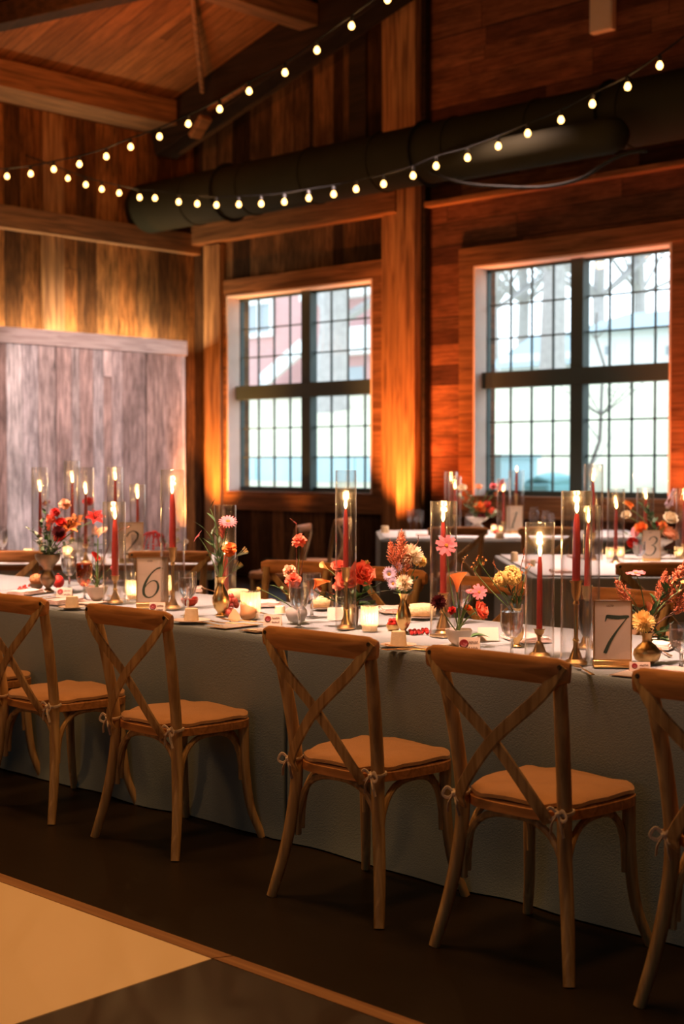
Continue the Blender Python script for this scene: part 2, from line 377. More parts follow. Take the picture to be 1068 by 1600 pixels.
# timbers
k = [0]
def trim(mb, mat, bev=.008):
    k[0] += 1; return struct('trim_%d' % k[0], mb, mat, bev=bev)
trim(MB().box((XL, YF, 5.50), (-13.42, YB-.80, 5.80)), M['timber_y'])                 # eave plate along the left wall
trim(MB().beam((-13.95, YB-.60, roof(-13.95)-.27), (-4.6, YB-.60, roof(-4.6)-.27), .34, .50), M['timber_dark'])   # gable rafter
trim(MB().box((-11.32, YF, roof(-11.2)-.30), (-11.04, YB-.78, roof(-11.2)-.06)), M['timber_y'])                # purlin
trim(MB().beam(on_roof(-40, 36, .12) - (on_roof(230, -26, .12)-on_roof(-40, 36, .12))*2, on_roof(230, -26, .12) + (on_roof(230, -26, .12)-on_roof(-40, 36, .12))*.8, .24, .22), M['timber_dark'])
trim(MB().box((PX0+.02, YB-.07, 0), (PX0+.36, YB-.002, 9)), M['timber_z'])           # wide board beside the post
trim(MB().box((PX0+.36, YB-.20, 0), (PX1-.06, YB-.002, 8.5)), M['timber_z'])             # post
trim(MB().box((PX1-.06, YB-.10, 0), (PX1, YB-.002, 8.5)), M['timber_dark'])
trim(MB().box((XL+.3, YB-.10, 0), (XL+.60, YB-.002, 4.16)), M['timber_z'])
trim(MB().box((XL, YB-.16, 4.18), (PX0+.30, YB-.002, 4.50)), M['timber_x'])             # ledger on the back wall
trim(MB().box((XL, YF, 4.07), (XL+.14, YB-.002, 4.33)), M['timber_y'])              # ledger on the left wall
trim(MB().box((XL, 9.66, 0), (XL+.05, 9.96, 5.5)), M['timber_z'])                       # board on the left wall
trim(MB().box((PX1, YB-.12, 4.19), (XR, YB-.002, 4.25)), M['timber_x'])                  # thin rail right of the post
trim(MB().box((-11.28, YB-.05, 4.9), (-11.02, YB-.002, 7)), M['timber_dark'])
# window surrounds, frames and panes
def window(i, x0, x1):
    z0, z1 = WZ0, WZ1; w = x1 - x0
    s = MB(); b = .20
    s.box((x0-b, YB-.05, z1), (x1+b, YB-.001, z1+.2)); s.box((x0-b, YB-.045, z0-.22), (x1+b, YB-.001, z0-.02))
    s.box((x0-b, YB-.04, z0-.02), (x0, YB-.001, z1)); s.box((x1, YB-.04, z0-.02), (x1+b, YB-.001, z1))
    trim(s, M['timber_x'], .004)
    sill = MB().box((x0, YB-.03, z0-.02), (x1, YB+.30, z0+.012)); trim(sill, M['timber_x'], .004)
    trim(MB().box((x0, YB-.045, z0+.012), (x0+.022, YB+.16, z1)).box((x1-.022, YB-.045, z0+.012), (x1, YB+.16, z1)).box((x0+.022, YB-.045, z1-.022), (x1-.022, YB+.16, z1)), M['lining'], .002)
    t = thing('window_%d' % i, None, None, (0, 0, 0)); t['kind'] = 'structure'
    y0 = YB+.165; y1 = YB+.225; xm = (x0+x1)/2 + .02; zm = z0 + (z1-z0)*.507
    f = MB()
    f.box((x0, y0, z0+.012), (x0+.03, y1, z1)); f.box((x1-.03, y0, z0+.012), (x1, y1, z1)); f.box((x0, y0, z0+.012), (x1, y1, z0+.07)); f.box((x0, y0, z1-.05), (x1, y1, z1))
    part('window_frame', f, M['frame'], t, smooth=False)
    part('mullion', MB().box((xm-.075, y0-.06, z0+.02), (xm+.075, y1, z1-.01)), M['frame'], t, smooth=False)
    part('transom', MB().box((x0+.01, y0-.08, zm-.085), (x1-.01, y1, zm+.085)), M['frame'], t, smooth=False)
    g = MB()
    for (a, c) in ((x0+.05, xm-.075), (xm+.075, x1-.05)):
        for (p, q) in ((z0+.07, zm-.085), (zm+.085, z1-.05)):
            for j in (1, 2, 3): xx = a + (c-a)*j/4; g.box((xx-.008, y0+.018, p), (xx+.008, y0+.042, q))
            for j in (1, 2): zz = p + (q-p)*j/3; g.box((a, y0+.018, zz-.008), (c, y0+.042, zz+.008))
    part('glazing_bars', g, M['frame'], t, smooth=False)
    part('window_pane', MB().box((x0+.03, y0+.028, z0+.03), (x1-.03, y0+.034, z1-.03)), M['pane'], t, smooth=False)
window(1, *W1); window(2, *W2)
tag(new('conduit_pipe', MB().sweep([on_y(485, 238, YB-.05), on_y(485, 60, YB-.05)], .015), M['timber_dark']), 'thin dark conduit running up the dark back wall boards', 'pipe')
c = on_y(485, 241, YB-.05)
tag(new('junction_box', MB().box((c.x-.05, YB-.10, c.z-.04), (c.x+.05, YB-.065, c.z+.04)), M['beige'], bev=.005), 'small pale box at the foot of the conduit above the duct', 'box')
c = on_y(942, 20, YB-.04)
t = thing('wall_speaker', 'pale square speaker high on the plank wall at upper right', 'speaker', (c.x, YB-.04, c.z))
part('housing', MB().box((-.13, -.05, -.19), (.13, .035, .19)), M['beige'], t, bev=.01)
part('grille', MB().box((-.11, -.056, -.17), (.11, -.05, .17)), M['plate'], t)
# steel rod and brace under the roof, bracket
a = on_y(300, -10, 9.85); b = on_y(316, 143, 11.1)
tag(new('tie_rod', MB().sweep([a, b], .03), M['timber_y']), 'slender timber brace hanging below the ceiling boards to the rafter', 'brace')
a = on_y(322, 186, 11.05); b = on_y(303, 214, 11.05)
tag(new('rafter_bracket', MB().beam(a + V((0,0,.02)), b, .16, .07).beam(on_y(326,172,11.15), on_y(384,134,11.15), .05, .05), M['timber_y'], bev=.006), 'small orange lit bracket at the foot of the dark gable rafter', 'bracket')

# dark duct along the back wall
t = thing('air_duct', 'large round dark duct running along the back wall above the windows', 'duct', (0, 0, 0))
mb = MB(); R0 = .30; prof = [(0.001, 0)]
x = 0.0; L = 17.2
while x < L:
    prof += [(R0, x+.001), (R0, x+.97), (R0+.012, x+.98), (R0+.012, x+1.0)]; x += 1.0
prof.append((.001, L))
mb.lathe(prof, n=36, M=Matrix.Translation((XL+.05, 11.15, 4.55)) @ Matrix.Rotation(PI/2, 4, 'Y'))
part('duct_pipe', mb, M['duct'], t)
for xx in (-12.4, -9.4, -7.2):
    s = MB(); s.sweep([(xx, 11.15+.31*math.cos(a), 4.55+.31*math.sin(a)) for a in [PI*2*i/24 for i in range(25)]], .03, .006, up=(1,0,0), n=6)
    s.beam((xx, 11.15, 4.86), (xx, 11.15, roof(xx)-.02), .02, .02)
    part('duct_strap', s, M['black'], t)
mb = MB(); c0 = on_y(700, 262, 10.62); c1 = on_y(962, 222, 10.62); r1 = .16
prof = [(.001, -.1), (.09, -.08), (.14, -.03), (r1, .05)] + [(r1, (c1.x-c0.x)-.05), (.14, (c1.x-c0.x)+.03), (.09, (c1.x-c0.x)+.08), (.001, (c1.x-c0.x)+.1)]
mb.lathe(prof, n=28, M=Matrix.Translation((c0.x, 10.62, c0.z+.02)) @ Matrix.Rotation(PI/2, 4, 'Y'))
t2 = thing('duct_silencer', 'shorter smooth dark cylinder with rounded ends hung in front of the duct', 'duct', (0, 0, 0))
part('cylinder', mb, M['duct'], t2)
for xx in (c0.x+.3, c1.x-.3): part('hanger', MB().beam((xx, 10.62, c0.z+.1), (xx, 10.62, roof(xx)-.02), .02, .02), M['black'], t2)
pts = [on_y(x, y, 10.4) for x, y in ((672,268),(700,280),(735,288),(790,292),(850,292),(905,280),(950,252),(985,238),(1010,236))]
tag(new('black_cable', MB().sweep(spline(pts), .016, n=6), M['black']), 'black cable sagging below the duct over the right window', 'cable')

# whitewashed partition by the left wall
t = thing('wood_partition', 'whitewashed plank partition standing against the dark left wall', 'partition', (0, 0, 0))
part('board_panel', MB().box((-13.66, 5.2, 0), (-13.60, 11.46, 2.86)), M['panel'], t, smooth=False)
part('top_rail', MB().box((-13.68, 5.15, 2.74), (-13.575, 11.48, 2.92)), M['panel_cap'], t, bev=.006)
part('end_post', MB().box((-13.78, 11.38, 0), (-13.66, 11.46, 2.86)), M['panel_cap'], t, bev=.004)

# uplights
ups = [((-13.40, 11.30), 'black floor uplight in the corner left of the left window'), ((-10.35, 11.10), 'black floor uplight at the foot of the timber post'),
       ((-9.70, 11.2), 'black floor uplight just right of the timber post'), ((-6.75, 11.4), 'black floor uplight right of the right window'),
       ((-12.1, 11.5), 'black floor uplight below the left window')]
for (x, y), lb in ups:
    t = thing('uplight', lb, 'light', (x, y, 0), 0, 'floor uplights along the back wall')
    part('base', MB().box((-.10, -.10, 0), (.10, .10, .03)), M['black'], t, bev=.004)
    part('can', MB().lathe([(.001, .03), (.08, .03), (.09, .06), (.09, .28), (.075, .29), (.075, .24), (.001, .24)], n=20), M['black'], t)
    part('lens', MB().lathe([(.001, .25), (.07, .25)], n=20), emit('lens_glow', ORG, 3), t)

# dance floor
t = thing('dance_floor', 'glossy chequered dance floor of large white and black panels', 'dance floor', (0, 0, 0))
PS = 1.83
for i in range(-2, 2):
    for j in range(0, 2):
        x0 = -2.975 + i*PS; y1 = 2.60 - j*PS
        part('panel', MB().box((x0+.002, y1-PS+.002, .001), (x0+PS-.002, y1-.002, .018)), M['dance_w'] if (i+j) % 2 else M['dance_d'], t, bev=.002)
x = -2.975 - 2*PS
for i in range(4):
    xx = x + i*PS
    e = MB().add([(xx+.003,2.60,.001),(xx+PS-.003,2.60,.001),(xx+PS-.003,2.685,.001),(xx+.003,2.685,.001),(xx+.003,2.60,.018),(xx+PS-.003,2.60,.018),(xx+PS-.003,2.675,.006),(xx+.003,2.675,.006)],
               [(0,3,2,1),(4,5,6,7),(0,1,5,4),(1,2,6,5),(2,3,7,6),(3,0,4,7)])
    part('edge_ramp', e, M['trim_w'], t, smooth=False)

# ================================================================ OUTSIDE
def out_h(y):
    P_ = [(12,-.2),(14,.4),(15,.85),(16,1.2),(27,3.25),(42,4.5),(60,5.5),(95,7)]
    for (a, b), (c, d) in zip(P_, P_[1:]):
        if y <= c: return b + (d-b)*(y-a)/(c-a)
    return 7
mb = MB(); n = 60
for i in range(n+1):
    for j in range(n+1):
        x = -90 + 120*i/n; y = 12.4 + 80*(j/n)**1.6
        mb.v.append(V((x, y, out_h(y) + .05*math.sin(x*.3+y*.2))))
for i in range(n):
    for j in range(n): a = i*(n+1)+j; mb.f.append((a, a+n+1, a+n+2, a+1))
lawn = new('lawn', mb, pbr('winter_lawn', (.62,.62,.47), .95, var=.25, vs=.5)); lawn['kind'] = 'structure'
M['barn_red'] = pbr('glare_paled_red_siding', (.56,.33,.33), .8, var=.12, vs=2, stretch=(1,1,8)); M['white_paint'] = pbr('white_paint', (.80,.82,.84), .7)  # outdoor colours are pale because overexposed glare is put into them
M['slate'] = pbr('blue_grey_roof', (.36,.46,.52), .8, var=.1); M['bark'] = pbr('pale_bark', (.42,.40,.40), .9, var=.3, vs=6)
M['pool'] = pbr('pale_blue_panels', (.50,.72,.80), .5, var=.06); M['teal'] = pbr('teal_tarp', (.22,.50,.55), .6, var=.15, vs=3)
M['glassdark'] = pbr('far_window_glass', (.35,.40,.45), .2)
def bpy_box(px0, py0, px1, py1, Y, dy):   # a box whose front face lies at depth Y
    a = on_y(px0, py1, Y); b = on_y(px1, py0, Y); xs = sorted((a.x, b.x)); return (xs[0], Y, min(a.z, b.z)), (xs[1], Y+dy, max(a.z, b.z))
# red barn seen through the left window
Yb = 27.0; g0 = out_h(Yb)-.3
t = thing('red_barn', 'glare-paled red barn with white trim outside the left window', 'building', (0, 0, 0))
a = on_y(340, 600, Yb); b = on_y(476, 430, Yb)
part('wall', MB().box((a.x-3, Yb, g0), (on_y(592, 500, Yb).x, Yb+2.6, 7.6)), M['barn_red'], t, smooth=False)
f = MB(); (x0,_,z0),(x1,_,z1) = bpy_box(386, 474, 422, 522, Yb-.06, .05); 
w_ = part('window', MB().box((x0-.12, Yb-.10, z0-.12), (x1+.12, Yb-.001, z0)).box((x0-.12, Yb-.1, z1), (x1+.12, Yb-.001, z1+.12)).box((x0-.12, Yb-.1, z0), (x0, Yb-.001, z1)).box((x1, Yb-.1, z0), (x1+.12, Yb-.001, z1)).box(((x0+x1)/2-.05, Yb-.09, z0), ((x0+x1)/2+.05, Yb-.001, z1)), M['white_paint'], t, smooth=False)
part('pane', MB().box((x0, Yb-.03, z0), (x1, Yb-.02, z1)), M['glassdark'], w_, smooth=False)
p = on_y(410, 596, Yb-.6); q = on_y(474, 540, Yb-.6)
part('stair_rail', MB().beam(p, q, .12, .38).beam(on_y(412, 640, Yb-.6), p, .12, .12), M['white_paint'], t, smooth=False)
x0 = on_y(488, 460, Yb).x; x1 = on_y(612, 460, Yb).x; zt = on_y(520, 470, Yb).z
part('eaves', MB().box((x0, Yb-.5, zt), (x1, Yb, zt+.5)), M['white_paint'], t, smooth=False)
x0 = on_y(536, 560, Yb).x; zt = on_y(560, 555, Yb).z
part('porch_band', MB().box((x0, Yb-.4, zt), (x1, Yb, zt+.7)), M['white_paint'], t, smooth=False)
(x0,_,z0),(x1,_,z1) = bpy_box(540, 572, 568, 592, Yb, 1)
part('dark_opening', MB().box((x0, Yb-.02, z0-.3), (x1, Yb-.003, z1)), M['glassdark'], t, smooth=False)
# house seen through the right window
Yh = 42.0; t = thing('white_house', 'white house with blue grey roof outside the right window', 'building', (0, 0, 0))
x0 = on_y(742, 540, Yh).x; xm = on_y(905, 540, Yh).x; x1 = on_y(1100, 540, Yh).x; ze = on_y(980, 518, Yh).z; zr = on_y(980, 486, Yh).z
g0 = out_h(Yh)-1
part('wall', MB().box((x0, Yh+1.5, g0), (xm, Yh+8, ze-.4)).box((xm, Yh, g0), (x1, Yh+8, ze)), M['white_paint'], t, smooth=False)
part('roof', MB().add([(xm-.6,Yh-.5,ze),(x1,Yh-.5,ze),(x1,Yh+4,zr+.4),(xm-.6,Yh+4,zr+.4),(x1,Yh+8.5,ze),(xm-.6,Yh+8.5,ze)], [(0,1,2,3),(3,2,4,5),(0,3,5),(1,4,2),(0,5,4,1)]), M['slate'], t, smooth=False)
part('porch_roof', MB().add([(x0-.4,Yh+1,ze-.9),(xm,Yh+1,ze-.9),(xm,Yh+4,ze+.5),(x0-.4,Yh+4,ze+.5)], [(0,1,2,3)]), M['slate'], t, smooth=False)
for px in (940, 1035):
    (a0,_,b0),(a1,_,b1) = bpy_box(px, 535, px+18, 560, Yh-.05, .05)
    w_ = part('window', MB().box((a0, Yh-.06, b0), (a1, Yh-.001, b1)), M['white_paint'], t, smooth=False)
    part('pane', MB().box((a0+.1, Yh-.07, b0+.1), (a1-.1, Yh-.06, b1-.1)), M['glassdark'], w_, smooth=False)
Ys = 30.0; (x0,_,z0),(x1,_,z1) = bpy_box(752, 608, 790, 650, Ys, 2)
t = thing('garden_shed', 'small glare-paled red shed on the lawn outside the right window', 'shed', (0, 0, 0))
part('wall', MB().box((x0, Ys, z0-.8), (x1, Ys+2, z1)), M['barn_red'], t, smooth=False)
part('roof', MB().box((x0-.2, Ys-.2, z1), (x1+.2, Ys+2.2, z1+.15)), M['slate'], t, smooth=False)
Yp = 16.0; z1 = on_y(480, 713, Yp).z
t = thing('pale_blue_fence', 'pale blue panel fence right outside the left window', 'fence', (0, 0, 0))
x0 = on_y(330, 740, Yp).x; x1 = on_y(640, 740, Yp).x
for i in range(4):
    xa = x0 + (x1-x0)*i/4; xb = x0 + (x1-x0)*(i+1)/4
    part('panel', MB().box((xa+.02, Yp, -.2), (xb-.02, Yp+.06, z1)), M['pool'], t, smooth=False)
t = tag(new('blue_bin', (lambda a, b: MB().box((a[0], a[1], -.25), (b[0], b[1], b[2])).box((a[0]-.04, a[1]-.04, b[2]), (b[0]+.04, b[1]+.04, b[2]+.05)))(*bpy_box(744, 716, 782, 780, 14.8, .8)), M['pool'], smooth=False), 'pale blue storage box outside the lower left of the right window', 'box')
(a0,_,b0),(a1,_,b1) = bpy_box(815, 742, 856, 790, 14.9, 1.2)
mb = MB().box((a0, 14.9, -.1), (a1, 15.7, b1-.1))
mb.sweep([(a0, 15.3, b1-.12), ((a0+a1)/2, 15.3, b1-.05), (a1, 15.3, b1-.1)], .4, .08, n=10)
tag(new('tarp_pile', mb, M['teal'], bev=.05), 'teal covered pile on the lawn outside the right window', 'tarp')
def tree(name, base, h, lean, r0, label, nb=26, seed=1, spread=.35):
    R = random.Random(seed); t = thing(name, label, 'tree', base, 0, None)
    mb = MB(); pts = [V((lean*h*(s_**1.5), 0, h*s_)) + V((R.uniform(-.1,.1), R.uniform(-.1,.1), 0))*s_*2 for s_ in [i/8 for i in range(9)]]
    mb.sweep(pts, [r0*(1-.085*i) for i in range(9)], n=8); part('trunk', mb, M['bark'], t)
    br = MB()
    for i in range(nb):
        s_ = R.uniform(.25, .95); p = pts[int(s_*8)]; a = R.uniform(0, 2*PI); L = h*spread*(1.15-s_)*R.uniform(.6, 1.2)
        q = p + V((math.cos(a)*L, math.sin(a)*L, L*R.uniform(.5, 1.1))); m_ = (p+q)/2 + V((0,0,-L*.08))
        br.sweep(bez(p, m_, q, 4), [r0*.32, r0*.22, r0*.08], n=5)
        for j in range(5):
            p2 = p.lerp(q, R.uniform(.35, .95)); a2 = R.uniform(0, 2*PI); L2 = L*.45
            q2 = p2 + V((math.cos(a2)*L2, math.sin(a2)*L2, L2*R.uniform(.1, .9)))
            br.sweep([p2, p2.lerp(q2, .5)+V((0,0,.05*L2)), q2], [r0*.11, r0*.03], n=4)
            for j2 in range(2):
                p3 = p2.lerp(q2, R.uniform(.4,.9)); a3 = R.uniform(0, 2*PI); L3 = L2*.5
                br.sweep([p3, p3+V((math.cos(a3)*L3, math.sin(a3)*L3, L3*.5))], [r0*.05, r0*.02], n=3)
    part('branches', br, M['bark'], t)
def tb(px, Y): x = on_y(px, 600, Y).x; return (x, Y, out_h(Y)-.3)
tree('bare_tree', tb(520, 24), 9, .0, .42, 'thick pale bare tree right of centre outside the left window', 14, 2)
tree('bare_tree', tb(862, 36), 14, .05, .42, 'bare tree rising just left of the central bar of the right window', 34, 3, .45)
tree('bare_tree', tb(770, 50), 14, .0, .30, 'bare tree leftmost above the white house, outside the right window', 40, 4, .4)
tree('bare_tree', tb(815, 54), 16, .02, .30, 'bare tree second from left behind the house, outside the right window', 40, 5, .4)
tree('bare_tree', tb(935, 52), 15, .0, .32, 'bare tree behind the blue grey roof, left half', 44, 6, .4)
tree('bare_tree', tb(1000, 55), 16, -.03, .32, 'bare tree behind the blue grey roof, right half', 44, 7, .4)
tree('sapling', tb(925, 15.5), 2.6, .12, .035, 'slim bare sapling forking on the lawn outside the right window', 10, 8, .4)
tree('bare_tree', tb(470, 60), 16, .0, .3, 'distant bare tree over the barn', 20, 9, .4)

# ================================================================ FURNITURE
def make_chair(label, group):
    t = thing('dining_chair', label, 'chair', (0, 0, 0), 0, group)
    W = M['chair']
    for s in (-1, 1):
        part('rear_leg', MB().sweep(spline([(s*.235,-.01,0),(s*.205,.025,.16),(s*.180,.045,.34),(s*.178,.045,.48),(s*.190,.015,.68),(s*.205,-.02,.845)]), [.0165,.019,.0205,.021,.0205,.019], n=10), W, t)
        part('front_leg', MB().sweep(spline([(s*.220,.425,0),(s*.190,.392,.12),(s*.178,.375,.28),(s*.176,.372,.425)]), [.015,.018,.020], n=10), W, t)
        b = MB(); c = V((s*.212, -.045, .865))
        part('cross_brace', MB().sweep(spline([(s*.228,-.040,.868),(s*.165,-.052,.78),(0,-.045-(s*.004),.635),(-s*.125,-.020,.485),(-s*.150,.012,.425)]), .0195, .0055, up=(0,1,0), n=8, sq=.6), W, t)
        part('screw', MB().lathe([(.001,0),(.006,0),(.007,.003),(.001,.004)], n=10, M=Matrix.Translation((s*.224,-.046,.862)) @ Matrix.Rotation(PI/2, 4, 'X')), M['screw'], t)
    rl = MB(); pts = []
    for i in range(17):
        x = -.245 + .49*i/16; pts.append((x, -.028-.030*(1-(x/.245)**2), .852-.006*(x/.245)**2))
    rl.sweep(pts, [.010]+[.0145]*15+[.010], [.026]+[.0365]*15+[.026], n=14, sq=.75)
    part('back_rail', rl, M['rail'], t)
    # seat
    def outline(k, z):
        o = []
        for i in range(40):
            a = 2*PI*i/40; c, s_ = math.cos(a), math.sin(a); e = .55
            x = math.copysign(abs(c)**e, c); y = math.copysign(abs(s_)**e, s_)
            o.append((x*(.205+.022*y)*k, .222+y*.205*k, z))
        return o
    mb = MB(); rings = [outline(.94,.418), outline(1,.422), outline(1,.448), outline(.97,.455), outline(.5,.455)]
    for r_ in rings: mb.v += [V(p) for p in r_]
    for i in range(4):
        for q in range(40): q2 = (q+1)%40; mb.f.append((i*40+q, i*40+q2, (i+1)*40+q2, (i+1)*40+q))
    mb.f += [tuple(range(39,-1,-1)), tuple(range(160,200))]
    part('seat', mb, M['rail'], t)
    mb = MB(); rr = [(.95,.4555),(.99,.458),(.985,.468),(.93,.476),(.6,.485),(.25,.487)]
    for k_, z in rr:
        mb.v += [V((p[0], p[1], p[2] + (.004*math.sin(i*1.3) if .9 < k_ else 0))) for i, p in enumerate(outline(k_, z))]
    for i in range(5):
        for q in range(40): q2 = (q+1)%40; mb.f.append((i*40+q, i*40+q2, (i+1)*40+q2, (i+1)*40+q))
    mb.f += [tuple(range(39,-1,-1)), tuple(range(200,240))]
    cu = part('cushion', mb, M['cushion'], t)
    for s in (-1, 1):
        R = random.Random(int(s)+5); c = V((s*.18, .02, .452)); mb = MB()
        mb.sweep([c+V((.024*math.cos(a), .026+.026*math.sin(a), .003*math.sin(2*a))) for a in [2*PI*i/12 for i in range(13)]], .0035, .006, n=6)
        for dx, dz, l in ((-.035,.008,1),(.035,.006,1)):
            q = c+V((0,-.006,0)); mb.sweep(spline([q, q+V((dx*.6,-.008,dz+.008)), q+V((dx,-.012,-.005)), q+V((dx*.5,-.008,-.014)), q]), .0022, .005, n=5)
        for dx, dz in ((-.02,-.055),(.022,-.06)):
            q = c+V((0,-.008,0)); mb.sweep(spline([q, q+V((dx*.7,-.008,dz*.5)), q+V((dx,-.004,dz))]), .0022, .0055, n=5)
        mb.blob(c+V((0,-.01,0)), .009)
        part('cushion_tie', mb, M['tie'], cu)
    # bentwood hoops
    def hoop(a, b, top=.412, z0=.20, out=(0,0,0)):
        a = V(a); b = V(b); o = V(out); pts = []
        for i in range(17):
            u = i/16; s_ = 1-abs(2*u-1)**2.6
            p = a.lerp(b, .5+ (math.sin((u-.5)*PI))*.5); pts.append(V((p.x, p.y, z0 + (top-z0)*s_)) + o*s_)
        return MB().sweep(pts, .0105, .0105, up=(b-a).normalized().cross(V((0,0,1))), n=8)
    part('hoop_stretcher', hoop((-.178,.055,0),(.178,.055,0)), W, t)
    part('hoop_stretcher', hoop((-.172,.368,0),(.172,.368,0), z0=.24), W, t)
    for s in (-1, 1): part('hoop_stretcher', hoop((s*.172,.065,0),(s*.168,.366,0), z0=.22), W, t)
    return t
G_NEAR = 'cross-back chairs on the near side of the long table'; G_FAR = 'cross-back chairs on the far side of the long table'
ch = make_chair('wooden cross-back chair nearest the camera, cut off at the right edge', G_NEAR)
ch.location = (-1.71, 3.165, 0)
near = [(-2.39, 3.155, 0, 'wooden cross-back chair in front of the number seven card, tan cushion'),
        (-3.08, 3.16, 0, 'wooden cross-back chair in the middle foreground, below the tall tapered candle'),
        (-4.09, 3.205, 0, 'wooden cross-back chair in front of the number six card'),
        (-4.83, 3.20, 0, 'wooden cross-back chair at the left edge with its right half in view'),
        (-5.52, 3.21, 0, 'wooden cross-back chair mostly outside the left edge, only cushion and legs showing')]
for x, y, rz, lb in near: dup(ch, (x, y, 0), rz, lb, G_NEAR)
far = [(-5.36, 5.26, PI+.12, 'cross-back chair across the table with its back left of the tall tapered candle'),
       (-4.68, 5.22, PI, 'cross-back chair across the table behind the coral roses'),
       (-3.96, 5.06, PI-.05, 'cross-back chair across the table behind the red calla lily'),
       (-3.16, 4.98, PI-.12, 'cross-back chair across the table behind the number seven card')]
for x, y, rz, lb in far: dup(ch, (x, y, 0), rz, lb, G_FAR)
def fchair(u, v, rz, lb, g): p = uv(u, v); dup(ch, (p.x, p.y, 0), YAW + rz, lb, g)
GB = 'cross-back chairs at the tables behind'
fchair(-2.03, 8.50, 0, 'cross-back chair at the back left table, at the left edge', GB)
fchair(-1.02, 8.46, 0, 'cross-back chair at the right end of the back left table', GB)
fchair(1.68, 7.48, 0, 'cross-back chair in front of the number three card', GB)
fchair(.95, 11.68, 0, 'left of two cross-back chairs in front of the number one card', GB)
fchair(1.69, 11.68, 0, 'right of two cross-back chairs in front of the number one card', GB)
fchair(-.36, 12.2, 1.35, 'cross-back chair turned sideways below the left window, left one', 'chairs turned sideways below the left window')
fchair(-.02, 13.6, 1.25, 'cross-back chair turned sideways below the left window, right one', 'chairs turned sideways below the left window')

# tables and cloths
def table(name, x0, y0, x1, y1, label, group=None, M4=None, floor_len=True):
    c = V(((x0+x1)/2, (y0+y1)/2, 0)); hx = (x1-x0)/2; hy = (y1-y0)/2
    loc = (M4 @ c) if M4 is not None else c; rz = YAW if M4 is not None else 0
    t = thing(name, label, 'table', loc, rz, group)
    part('tabletop', MB().box((-hx+.015, -hy+.015, .72), (hx-.015, hy-.015, .75)), M['timber_x'], t)
    for a in (-1, 1):
        for b in (-1, 1): part('leg', MB().beam((a*(hx-.12), b*(hy-.12), 0), (a*(hx-.12), b*(hy-.12), .72), .05, .05, up=(1,0,0)), M['black'], t)
    return t, loc, rz, hx, hy
def cloth(hx, hy, seed, z=.756, amp=.026, bottom=.006, puddle=.02):
    R = random.Random(seed); mb = MB(); r = .012; per = []
    def edge(a, b, n):
        for i in range(n): per.append(V(a).lerp(V(b), i/n))
    st = .035
    edge((-hx,-hy,0),(hx,-hy,0), int(2*hx/st)); edge((hx,-hy,0),(hx,hy,0), int(2*hy/st)); edge((hx,hy,0),(-hx,hy,0), int(2*hx/st)); edge((-hx,hy,0),(-hx,-hy,0), int(2*hy/st))
    n = len(per); ph = [R.uniform(0, 6.28) for _ in range(6)]
    fr = [R.uniform(5, 9), R.uniform(11, 15), R.uniform(19, 27)]
    zs = [z, z-.006, z-.03, z-.10, z-.2, z-.32, z-.45, .2, .08, .03, bottom]
    rows = []
    for k_, zz in enumerate(zs):
        d = (z - zz)/z; row = []
        for i, p in enumerate(per):
            nx = -1 if p.x <= -hx+1e-5 else (1 if p.x >= hx-1e-5 else 0); ny = -1 if p.y <= -hy+1e-5 else (1 if p.y >= hy-1e-5 else 0)
            s_ = p.x*(1 if abs(p.y) >= hy-1e-5 else 0) + p.y*(1 if abs(p.x) >= hx-1e-5 else 0) + 10*(nx*2+ny)
            w = (math.sin(s_*fr[0]+ph[0])*.55 + math.sin(s_*fr[1]+ph[1])*.35 + math.sin(s_*fr[2]+ph[2]+2*d)*.12)
            o = (0 if k_ == 0 else .005) + (amp*d*(.35+.8*w) + (puddle*max(0, (d-.9))*10)*(.35+.35*math.sin(s_*3+ph[3])))*(.3 if nx else 1)
            cx = min(hx-abs(p.x), hy-abs(p.y)); 
            nv = V((nx, ny, 0)); 
            if nv.length: nv.normalize()
            row.append(V((p.x, p.y, zz)) + nv*o)
        rows.append(row)
    for row in rows: mb.v += row
    m = len(rows)
    for j in range(m-1):
        for i in range(n): i2 = (i+1) % n; mb.f.append((j*n+i, (j+1)*n+i, (j+1)*n+i2, j*n+i2))
    mb.f.append(tuple(range(n)))
    return mb
def clothed(x0, y0, x1, y1, lb, clb, seed, M4=None, mat='cloth', dz=0, g=None):
    t, loc, rz, hx, hy = table('banquet_table', x0, y0, x1, y1, lb, g, M4)
    o = new('tablecloth', cloth(hx, hy, seed, z=.756+dz), M[mat]); o.location = loc; o.rotation_euler = (0, 0, rz)
    tag(o, clb, 'tablecloth', 'grey green floor-length tablecloths')
    return o
TY0, TY1 = 3.645, 4.62
clothed(-3.74, TY0, -1.15, TY1, 'banquet table carrying the number seven card', 'floor-length grey green cloth under the number seven card', 1, dz=.002)
clothed(-6.22, TY0, -3.77, TY1, 'banquet table carrying the number six card', 'floor-length grey green cloth under the number six card', 2)
clothed(-8.72, TY0, -6.25, TY1, 'banquet table at the left edge beyond the number six card', 'floor-length grey green cloth at the left edge beyond the urn of flowers', 3)
MU = Matrix(((CR.x, CF.x, 0, 0), (CR.y, CF.y, 0, 0), (0, 0, 1, 0), (0, 0, 0, 1)))
clothed(.33, 12.17, 2.75, 13.65, 'wide table carrying the number one card', 'dark grey green cloth under the number one card', 5, MU, 'cloth2')
clothed(1.08, 8.05, 2.34, 10.0, 'table carrying the number three card', 'grey green cloth under the number three card', 6, MU, 'cloth2')
t, loc, rz, hx, hy = table('farm_table', -2.7, 9.05, -.80, 10.15, 'bare-legged table at back left by the whitewashed partition', None, MU)
part('apron', MB().box((-hx+.03, -hy+.03, .66), (hx-.03, hy-.03, .72)), M['cloth'], t)
